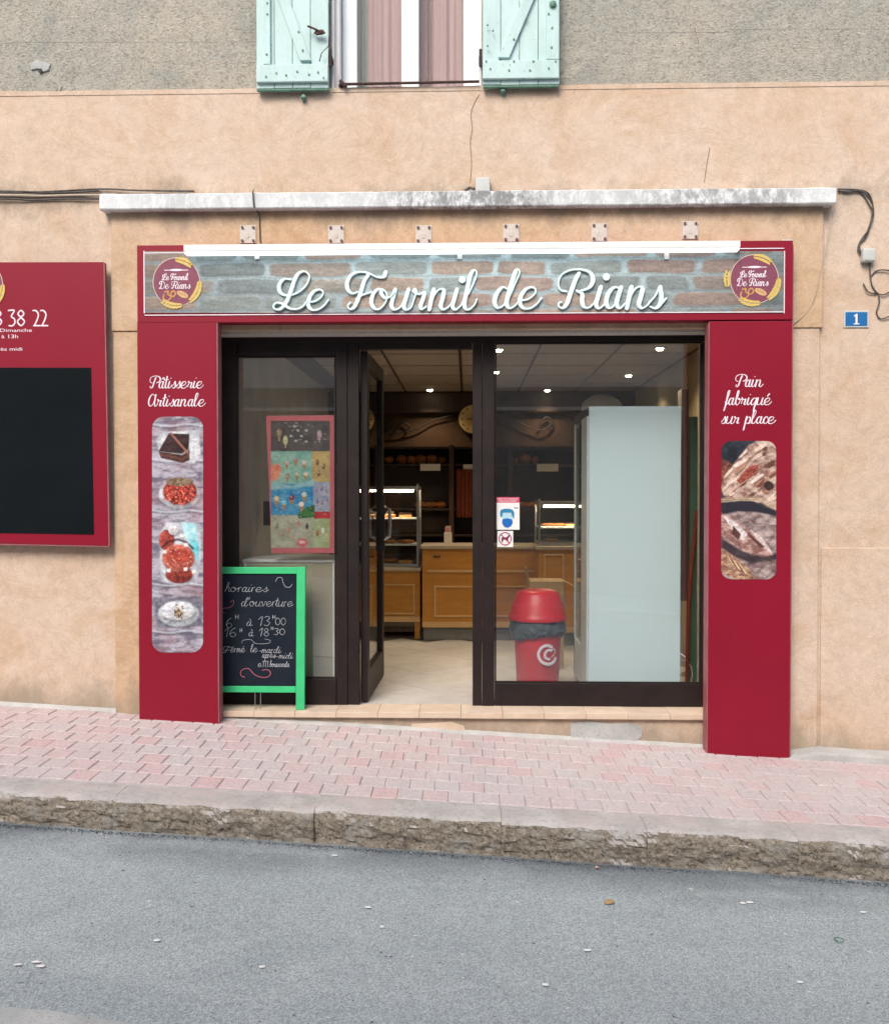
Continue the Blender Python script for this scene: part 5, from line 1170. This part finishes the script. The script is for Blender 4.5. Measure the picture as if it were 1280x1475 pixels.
# tarts with sugar cubes, boxed
blotch(pr, pr.poly([(230,768),(240,752),(288,754),(290,800),(284,834),(262,844),(232,838)], 3), (206,208,214), (160,166,176), 11, 9)
blotch(pr, pr.poly([(262,752),(282,755),(285,778),(266,776)], 2), (150,206,216), (190,226,230), 7, 7); blotch(pr, pr.poly([(272,776),(287,780),(286,806),(278,808)], 2), (74,176,190), (128,206,214), 7, 7)
dome(pr, 240, 778, 12, 16, (178,84,72), (120,44,40), 4, 4); dome(pr, 258, 828, 21, 13, (158,64,54), (96,38,34), 4, 4); dome(pr, 257, 804, 25, 21, (196,112,94), (150,66,54), 5, 4)
blotch(pr, pr.ell(257, 801, 19, 12, 0, .2), (186,82,66), (140,50,42), 4, 3); pr.put(pr.line([(234,788),(243,780),(256,777),(268,781),(278,790)], 3.2), (66,30,36), .85)
for k in range(26): pr.put(pr.ell(240+NR.rand()*36, 786+NR.rand()*34, 1.3, 1.1, 0, .5), [(226,168,150),(112,34,34),(240,206,190)][NR.randint(3)], .7)
dome(pr, 250, 764, 8, 7, (226,222,222), (180,176,184), 3, 3)
for (cx, cy) in ((237,795),(268,785),(243,822),(267,820),(279,824),(262,772)): pr.put(pr.poly([(cx-2.6,cy-2.2),(cx+2.4,cy-2.8),(cx+2.8,cy+2.2),(cx-2.2,cy+2.8)], 1), (240,222,216)); pr.put(pr.line([(cx-2.2,cy+3),(cx+2.8,cy+2.4)], 1), (120,60,56), .7)
# white cream gateau with nuts
blotch(pr, pr.poly([(222,862),(290,858),(291,900),(226,906)], 4), (126,124,138), (88,86,98), 8, 5)
dome(pr, 257, 884, 31, 20, (190,196,200), (130,136,146), 7, 5); dome(pr, 256, 880, 26, 14, (228,228,228), (184,188,196), 5, 4)
for k in range(9):
    a = k*.7; pr.put(pr.line([(256+6*math.cos(a), 880+4*math.sin(a)), (256+24*math.cos(a+.4), 880+13*math.sin(a+.4))], 1), (150,154,164), .6)
for k in range(60):
    a = NR.rand()*6.28; r_ = NR.rand(); pr.put(pr.ell(257+8*r_*math.cos(a), 881+12*r_*math.sin(a), 1.8, 1.3, a, .4), [(92,66,42),(150,122,72),(58,40,32),(186,160,112)][NR.randint(4)], .95)
pr.a *= (.82+.36*pr.fbm(3, 3, 2, .8))[..., None]
pr.build('photo_panel', YT-.0016, SG, corner=17)
# bread photo
pr = Print(1038.5, 635, 1117.5, 834.5, .7)
full = np.ones(pr.X.shape); blotch(pr, full, (50,56,64), (34,36,44), 12, 12)
blotch(pr, pr.poly([(1038,660),(1052,668),(1050,700),(1038,706)], 5), (140,84,70), (90,50,44), 4, 4)
boule = [(1038,702),(1044,684),(1060,664),(1078,642),(1096,634),(1120,634),(1120,736),(1100,730),(1078,718),(1056,722),(1042,714)]
blotch(pr, pr.poly(boule, 3), (196,172,158), (132,96,84), 8, 5)
rg = NR
for k in range(60):   # floury flakes and torn dark crust running up to the right
    cx = 1040+rg.rand()*78; cy = 640+rg.rand()*86; L_ = 4+rg.rand()*11; w_ = 1.2+rg.rand()*3.4; an = -.85+rg.rand()*.5
    m_ = pr.ell(cx, cy, L_, w_, an, .35)*pr.poly(boule, 2)
    c_ = [(232,216,202),(214,190,174),(104,54,44),(150,86,70),(226,204,188),(84,44,38),(178,132,112)][rg.randint(7)]
    pr.put(m_, c_, .85); pr.put(pr.ell(cx+1, cy+w_*.9, L_*.9, .8, an, .4)*pr.poly(boule, 2), (72,42,38), .6)
blotch(pr, pr.poly([(1060,692),(1078,672),(1094,668),(1088,682),(1066,698)], 2), (162,84,68), (112,50,42), 3, 2)
blotch(pr, pr.ell(1107, 700, 9, 8, .3, .3), (70,52,48), (34,28,30), 3, 3)
for k in range(7): pr.put(pr.line([(1038,718+k),(1066,716+k*.8),(1092,716+k),(1120,728+k)], 1, 1), [(190,166,140),(110,84,70),(214,194,164)][k%3], .7)
pr.put(pr.poly([(1038,724),(1074,722),(1096,724),(1120,738),(1120,745),(1090,737),(1060,736),(1038,742)], 3), (44,42,52), .92)
blotch(pr, pr.poly([(1038,742),(1062,737),(1090,738),(1120,744),(1120,840),(1038,840)], 3), (176,158,154), (120,98,98), 12, 6)
pr.mul(1-.35*np.clip(np.sin(pr.X*.22+pr.Y*.31+6*pr.fbm(20,20,2)), 0, 1)*pr.poly([(1060,742),(1120,748),(1120,840),(1070,840)], 4))
bag = [(1038,738),(1054,746),(1082,766),(1106,788),(1113,799),(1098,802),(1070,794),(1048,780),(1038,770)]
pr.put(pr.poly([(1038,774),(1062,790),(1086,800),(1120,796),(1120,806),(1084,812),(1056,802),(1038,788)], 4), (46,38,46), .9)
blotch(pr, pr.poly(bag, 2), (192,160,150), (128,92,86), 9, 4)
for q, c_ in (([(1041,742),(1058,751),(1076,769),(1070,779),(1057,768),(1048,753)],(230,216,216)),([(1080,762),(1097,774),(1113,797),(1105,794),(1091,780)],(222,204,200)),([(1056,757),(1067,770),(1063,779),(1053,768)],(96,60,58)),([(1076,765),(1101,788),(1096,790),(1077,772)],(104,64,60)),([(1041,762),(1060,778),(1080,790),(1070,791),(1050,779)],(150,112,106))): blotch(pr, pr.poly(q, 2), c_, tuple(int(v*.8) for v in c_), 4, 3)
bg2 = [(1038,790),(1052,798),(1076,816),(1094,840),(1060,840),(1038,824)]
blotch(pr, pr.poly(bg2, 2), (190,156,130), (124,86,70), 6, 3)
for k in range(16): t = rg.rand(); pr.put(pr.line([(1044+t*34, 798+t*24), (1052+t*34, 812+t*22)], 1.2, 1), [(224,196,160),(98,62,50)][k%2], .7)
pr.a *= (.72+.56*pr.fbm(3, 3, 2, .8))[..., None]
pr.build('photo_panel', YT-.0016, SG, corner=14)

# fluorescent strip above the banner ------------------------------------
T = thing('strip_light', 'long white fluorescent strip light along the top of the shop sign', 'light', P(665,357,-.17))
tube = emis('strip_tube', (.93,.98,1), 1.6)
mb = MB(); mb.pbox(264, 349, 1066.5, 359.5, -.19, .064); obj('housing', mb, M['white'], T, bevel=.006)
mb = MB(); mb.pbox(266, 359.8, 1064.5, 362.5, -.185, .05); obj('diffuser', mb, tube, T, bevel=.004)
for px in (370, 662, 960): mb = MB(); mb.pbox(px-3.5, 362.8, px+3.5, 373, -.135, .009); obj('bracket', mb, M['white'], T, bevel=.001)
mb = MB(); mb.pbox(1126,344.5,1142,349.2,-.115,.06); tag(obj('cable_clip', mb, M['plastic'], bevel=.003), 'small grey plastic end cap on the top right corner of the sign', 'clip')
# six plates --------------------------------------------------------------
wn_ = ['first from the left','second from the left','third from the left','fourth from the left','fifth from the left','rightmost']
zs_ = []
for k, (px, py) in enumerate(((357,337),(484,337),(610,337),(736,335),(863,334),(994,331))):
    Y = -.036; p = P(px, py, Y)
    T = thing('mounting_plate', 'bolted grey steel plate above the strip light, '+wn_[k]+' of six', 'plate', p, 'bolted plates above the sign')
    mb = MB(); mb.pbox(px-11.5, py-13, px+11.5, py+13, Y, .0055); obj('plate', mb, M['plate'], T, bevel=.002)
    for dx in (-8, 8):
        for dz in (-9.5, 9.5): q = P(px+dx, py+dz, Y); mb = MB(); mb.disc(q.x, q.z, .0085, .0085, Y-.008, Y-.0005, 6); obj('bolt', mb, M['bolt'], T)
    mb = MB(); mb.disc(p.x, p.z-.005, .010, .020, Y-.003, Y-.0005, 12); obj('boss', mb, M['plate'], T, bevel=.001)
# white junction box on the ledge, grey box, number plate
mb = MB(); mb.pbox(685, 255, 705.5, 275, -.06, .059); T = thing('sensor_box', 'small square white box standing on the ledge below the wall crack', 'box', P(695,275,-.03)); obj('case', mb, M['plastic'], T, bevel=.006)
mb = MB(); mb.tube([P(683,272,-.04), P(676,270,-.02), P(669,275,-.01)], .009, 6); obj('cable_stub', mb, M['cable'], T, smooth=True)
T = thing('junction_box', 'square pale grey junction box on the wall above the house number', 'junction box', P(1252,367,-.03))
mb = MB(); mb.pbox(1243, 357, 1261, 376, -.045, .044); obj('case', mb, M['plastic'], T, bevel=.007); mb = MB(); mb.pbox(1245, 359, 1259, 374, -.048, .0028); obj('cover', mb, M['plastic'], T, bevel=.002)
T = thing('house_number', 'blue enamel house number plate reading 1, beside the shopfront', 'number plate', P(1233,471,-.008))
mb = MB(); mb.pbox(1215, 447, 1251, 471.5, -.008, .0075); obj('plate', mb, M['plastic'], T, bevel=.003)
mb = MB(); mb.pbox(1217.3, 449.3, 1249, 469.3, -.0096, .0015); obj('blue_field', mb, M['blue'], T, bevel=.0006)
k_ = (-.01-CAM.y)/F; c0 = P(1233, 459.5, -.0098); mb = MB(); u = k_
mb.poly([(c0.x-1.3*u,c0.z-6.2*u),(c0.x+1.5*u,c0.z-6.2*u),(c0.x+1.5*u,c0.z+7.4*u),(c0.x-.2*u,c0.z+7.4*u),(c0.x-3.6*u,c0.z+4.9*u),(c0.x-3.6*u,c0.z+3.7*u),(c0.x-1.3*u,c0.z+4.2*u)], -.0112, -.0098)
mb.poly([(c0.x-3.8*u,c0.z-7.5*u),(c0.x+4*u,c0.z-7.5*u),(c0.x+4*u,c0.z-6.0*u),(c0.x-3.8*u,c0.z-6.0*u)], -.0115, -.0098); obj('numeral', mb, M['white'], T)
# cables ------------------------------------------------------------------
def cable(label, runs, m_, r_=.006, Y=-.012, name='cable', cat='cable'):
    mb = MB()
    for pp in runs:
        c_ = crom([(a[0], a[1]) for a in pp], 5); mb.tube([P(a.x, a.y, Y-.004*math.sin(i*.4)) for i, a in enumerate(c_)], r_, 6)
    return tag(obj(name, mb, M[m_], smooth=True), label, cat)
cable('bundle of old grey cables running along the wall left of the ledge', [[(-300,272),(0,275),(60,276),(143,272),(200,274),(280,275)],[(-300,275),(0,277),(40,277),(100,277),(143,274)],[(-300,283),(0,286),(40,288),(100,286),(144,286)]], 'cable', .0055, -.014)
cable('pale painted cable running along the wall left of the ledge', [[(-300,279),(0,281),(60,282),(100,281),(144,281)]], 'cablewhite', .007, -.012)
cable('thin black wire hanging over the ledge at the left', [[(366,272),(364,276)]], 'cable', .003, -.095)
cable('black wire dropping from the ledge to the strip light', [[(364,276),(365,290),(366,299)],], 'cable', .0045, -.097)
cable('black wire hanging down the plaster beside the leftmost plate', [[(367,300),(373,308),(374,325),(375,349)]], 'cable', .0045, -.037)
cable('dark cable bundle curving down from the ledge end to the junction box', [[(1206,272),(1235,273),(1250,278),(1257,295),(1255,315),(1248,340),(1238,352),(1240,366)],[(1206,275),(1238,275),(1252,285),(1258,305),(1252,328),(1240,345),(1235,360),(1243,370)],[(1206,274),(1220,276),(1238,277),(1250,292),(1256,308),(1247,338),(1236,356),(1243,365)]], 'cable', .0042, -.010)
cable('dark looped cable hanging below the junction box', [[(1252,376),(1253,395),(1256,412),(1265,423),(1276,423),(1290,412),(1292,398),(1278,389),(1262,390),(1254,398)],[(1265,423),(1266,436),(1262,450),(1268,459),(1282,455)],[(1243,408),(1250,420),(1262,423)]], 'cable', .0042, -.010)
cable('thin off white wire trailing from the ledge to the sign corner', [[(1196,296),(1194,330),(1189,360),(1181,390),(1176,416),(1168,440),(1155,456),(1142,466)]], 'cablewhite', .0026, -.0345)

# ================================================================== LEFT MENU BOARD
MY = -.075
T = thing('menu_board', 'crimson wall board with white phone number and large blank black panel', 'board', P(0,786,MY))
mb = MB(); mb.ppoly([(-262,378),(148.5,377),(156,786),(-262,777)], MY, .03); obj('panel', mb, M['red'], T, bevel=.002)
mb = MB(); mb.ppoly([(148.7,377),(150.6,378),(158,787),(156.2,787)], MY+.002, .028); obj('panel_edge', mb, M['rededge'], T)
mb = MB(); mb.ppoly([(-262,786.3-8.5),(156,786.3),(157,788),(-262,779.5)], MY+.002, .028); obj('panel_edge', mb, M['rededge'], T)
mb = MB(); mb.ppoly([(-236,529),(131,529.5),(135,770),(-236,764)], MY-.003, .0028); obj('blank_slate', mb, M['black'], T, bevel=.001)
for xx_ in (-150, 60): p = P(xx_, 600, MY); obj('spacer', MB().box(p.x-.03, p.x+.03, MY+.0305, -.0005, p.z-.4, p.z+.4), M['zinc'], T)
logo(-29, 411, T, MY-.0005)
def digits(mb, t, px, pyb, hpx, adv):
    Dg = {'3':[[(.05,1),(.55,1),(.3,.62),(.55,.45),(.6,.2),(.4,.0),(.1,.0)]], '8':[[(.35,.55),(.1,.78),(.35,1),(.6,.78),(.35,.55),(.05,.27),(.35,0),(.65,.27),(.35,.55)]], '2':[[(.05,1),(.3,.98),(.5,.75),(.4,.4),(.15,.0)],[(.1,.0),(.65,0)]]}
    hh = hpx/F*(MY-CAM.y)
    for ch in t:
        if ch in Dg:
            x = X(px,pyb,MY); z = Z(px,pyb,MY)
            for st in Dg[ch]: ribbon(mb, [(x+a*hh*.78, z+b2*hh) for a,b2 in st], .009, .009, MY-.0005, .001, 6)
        px += adv if ch != ' ' else adv*.72
mb = MB(); digits(mb, '8', -8.5, 469, 22, 12.5); digits(mb, '38', 11.5, 469, 22, 13); digits(mb, '22', 47, 469, 22, 11); obj('phone_number', mb, M['print'], T)
typed('small_text', 'Lundi, Mardi, Jeudi, Dimanche', -92, 46, 478, 5, MY-.001, M['print'], T, .0002)
typed('small_text', '6h à 13h', -12, 26, 487, 5.6, MY-.001, M['print'], T, .0002)
typed('small_text', 'fermé après midi', -44, 32, 505, 5, MY-.001, M['print'], T, .0002)

# ================================================================== CHALKBOARD
# the board leans back slightly; built upright then tipped about its foot
CY = .015
T = thing('chalkboard', 'green framed chalkboard with opening hours standing on the step left of the door', 'chalkboard', (X(378,1018,CY), CY, 0))
tilt = Matrix.Translation((0,CY,0)) @ Matrix.Rotation(R(-2.6), 4, 'X') @ Matrix.Translation((0,-CY,0))
def co(name, mb, m_, bv=0): mb.xform(tilt); return obj(name, mb, M[m_] if isinstance(m_, str) else m_, T, bevel=bv)
cxl = X(300,900,CY); cxr = X(438,900,CY); k2 = (CY-CAM.y)/F
zc1 = Z(378,817,CY)
ci = X(425.5,900,CY)
co('leg', MB().box(ci, cxr, CY, CY+.028, .001, zc1), 'green', .003)
co('leg', MB().box(cxl-.053, cxl, CY, CY+.028, .001, zc1), 'green', .003)
co('top_rail', MB().box(cxl+.0005, ci-.0005, CY+.001, CY+.027, zc1-.043, zc1-.002), 'green', .003)
zb2 = Z(378,998,CY); co('bottom_rail', MB().box(cxl+.0005, ci-.0005, CY+.001, CY+.027, zb2, zb2+.038), 'green', .003)
co('slate', MB().box(cxl+.001, ci-.001, CY+.010, CY+.018, zb2+.0385, zc1-.0435), 'slate')
co('rear_leg', MB().box(ci+.01, cxr-.008, CY+.03, CY+.05, .001, zc1-.1), 'green', .003)
mb = MB()
for px in (366,374): mb.tube([(X(px,1005,CY), CY+.02, .002), (X(px,1005,CY), CY+.02, zb2-.001)], .003, 6)
co('support_wire', mb, 'steel')
CW = CY+.0098
G_r = G['r']
def ctext(items, m_):
    G['r'] = ([[(.12,.95),(.0,0)],[(.03,.45),(.25,.9),(.5,1.0)]], .6)
    mb = MB()
    for (t, a, c_, b2, xh) in items: pscript(mb, t, a, c_, b2, xh, .0022, .0030, CW, .0006, 4)
    co('chalk_writing', mb, m_)
ctext([('horaires',322,384,853,6.5),("d'ouverture",346,421,874,7)], 'chalk')
ctext([('6',324,334,905,9),('H',337,343,892,4),('à',354,362,902,6),('13',371,389,902,8.8),('H',391,396,892,3.6),('00',395,411,901,7)], 'chalk')
ctext([('16',322,340,918,8.2),('H',344,348,911,3.5),('à',357,364,917,6),('18',372,387,917,7.5),('H',389,393,908,3.2),('30',393,410,915,6)], 'chalk')
ctext([('F',320,330,941,5),('ermé',331,352,940,5.5),('le',360,370,940,6),('-',372,376,941,5),('mardi',376,404,941,5),('après',377,396,948,4.6),('-midi',397,421,949,4.6)], 'chalk')
ctext([('8.TTT.Lauueni',370,416,961,4.6)] if False else [('e.TTT.',371,388,961,5),('bouuenda',388,416,961,4.4)], 'chalk')
def curl(pp, m_, w_=.0026):
    mb = MB(); ribbon(mb, [(P(a,b2,CW).x, P(a,b2,CW).z) for a,b2 in pp], w_, w_, CW, .0006, 6); co('chalk_flourish', mb, m_)
curl([(395,838),(398,833),(404,833),(406,840),(410,846),(416,846),(419,842)], 'chalk', .003)
curl([(330,868),(334,865),(334,872),(328,876),(320,877),(318,881),(322,884)], 'chalkred', .003)
curl([(347,927),(349,923),(360,922),(366,927),(374,928),(386,927),(388,923),(380,921)], 'chalk', .002)
curl([(352,976),(347,974),(346,968),(351,964),(358,964),(366,972),(376,976),(386,975),(389,969),(384,965),(377,966)], 'chalkred', .0042)

# ================================================================== OPPOSITE SIDE OF THE STREET
OYf = -9.6
struct('opposite_pavement', sheet(-14, 14, 30, OYf, -7.2, 4, lambda x, y: zroad(x, -7.2)+.12), M['concrete'])
mb = MB(); v=[]; f=[]
for x in (-14, 14): v += [(x, -7.199, zroad(x,-7.2)-.1), (x, -7.199, zroad(x,-7.2)+.12), (x, -7.35, zroad(x,-7.2)+.121)]
struct('opposite_kerb', mb.add(v, [(0,3,4,1),(1,4,5,2)]), M['kerbtop'])
OB = thing('house', 'cream rendered house with green shutters on the far side of the street', 'house', (0, OYf, 0))
obj('ground_floor_wall', MB().box(-14, 14, OYf-.6, OYf, -2, 3.2), M['oppstone'], OB)
obj('wall', MB().box(-14, 14, OYf-.6, OYf-.01, 3.202, 6.3), M['opp'], OB)
obj('string_course', MB().box(-14, 14, OYf+.001, OYf+.05, 2.80, 2.86), M['opp'], OB)
obj('roof_edge', MB().box(-14.2, 14.2, OYf-.7, OYf+.35, 6.301, 6.45), M['bolt'], OB)
for x in (-10.5, -7.2, -3.9, .3, 3.8, 7.4, 10.6):
    fr = obj('window', MB().box(x-.55, x+.55, OYf-.009, OYf+.03, 4.5, 5.9), M['pvc'], OB)
    obj('pane', MB().box(x-.48, x+.48, OYf+.031, OYf+.036, 4.57, 5.83), M['black'], fr)
    for s_ in (-1, 1): obj('shutter', MB().box(x+s_*.58, x+s_*1.1, OYf-.009, OYf+.04, 4.5, 5.9), M['greenpaint'], OB)
for x in (-8.6, -4.5, 6.3):
    obj('door', MB().box(x-.5, x+.5, OYf+.001, OYf+.05, zroad(x,-7.2)+.13, 2.2), M['greenpaint'], OB)
print('objects', len(bpy.data.objects))
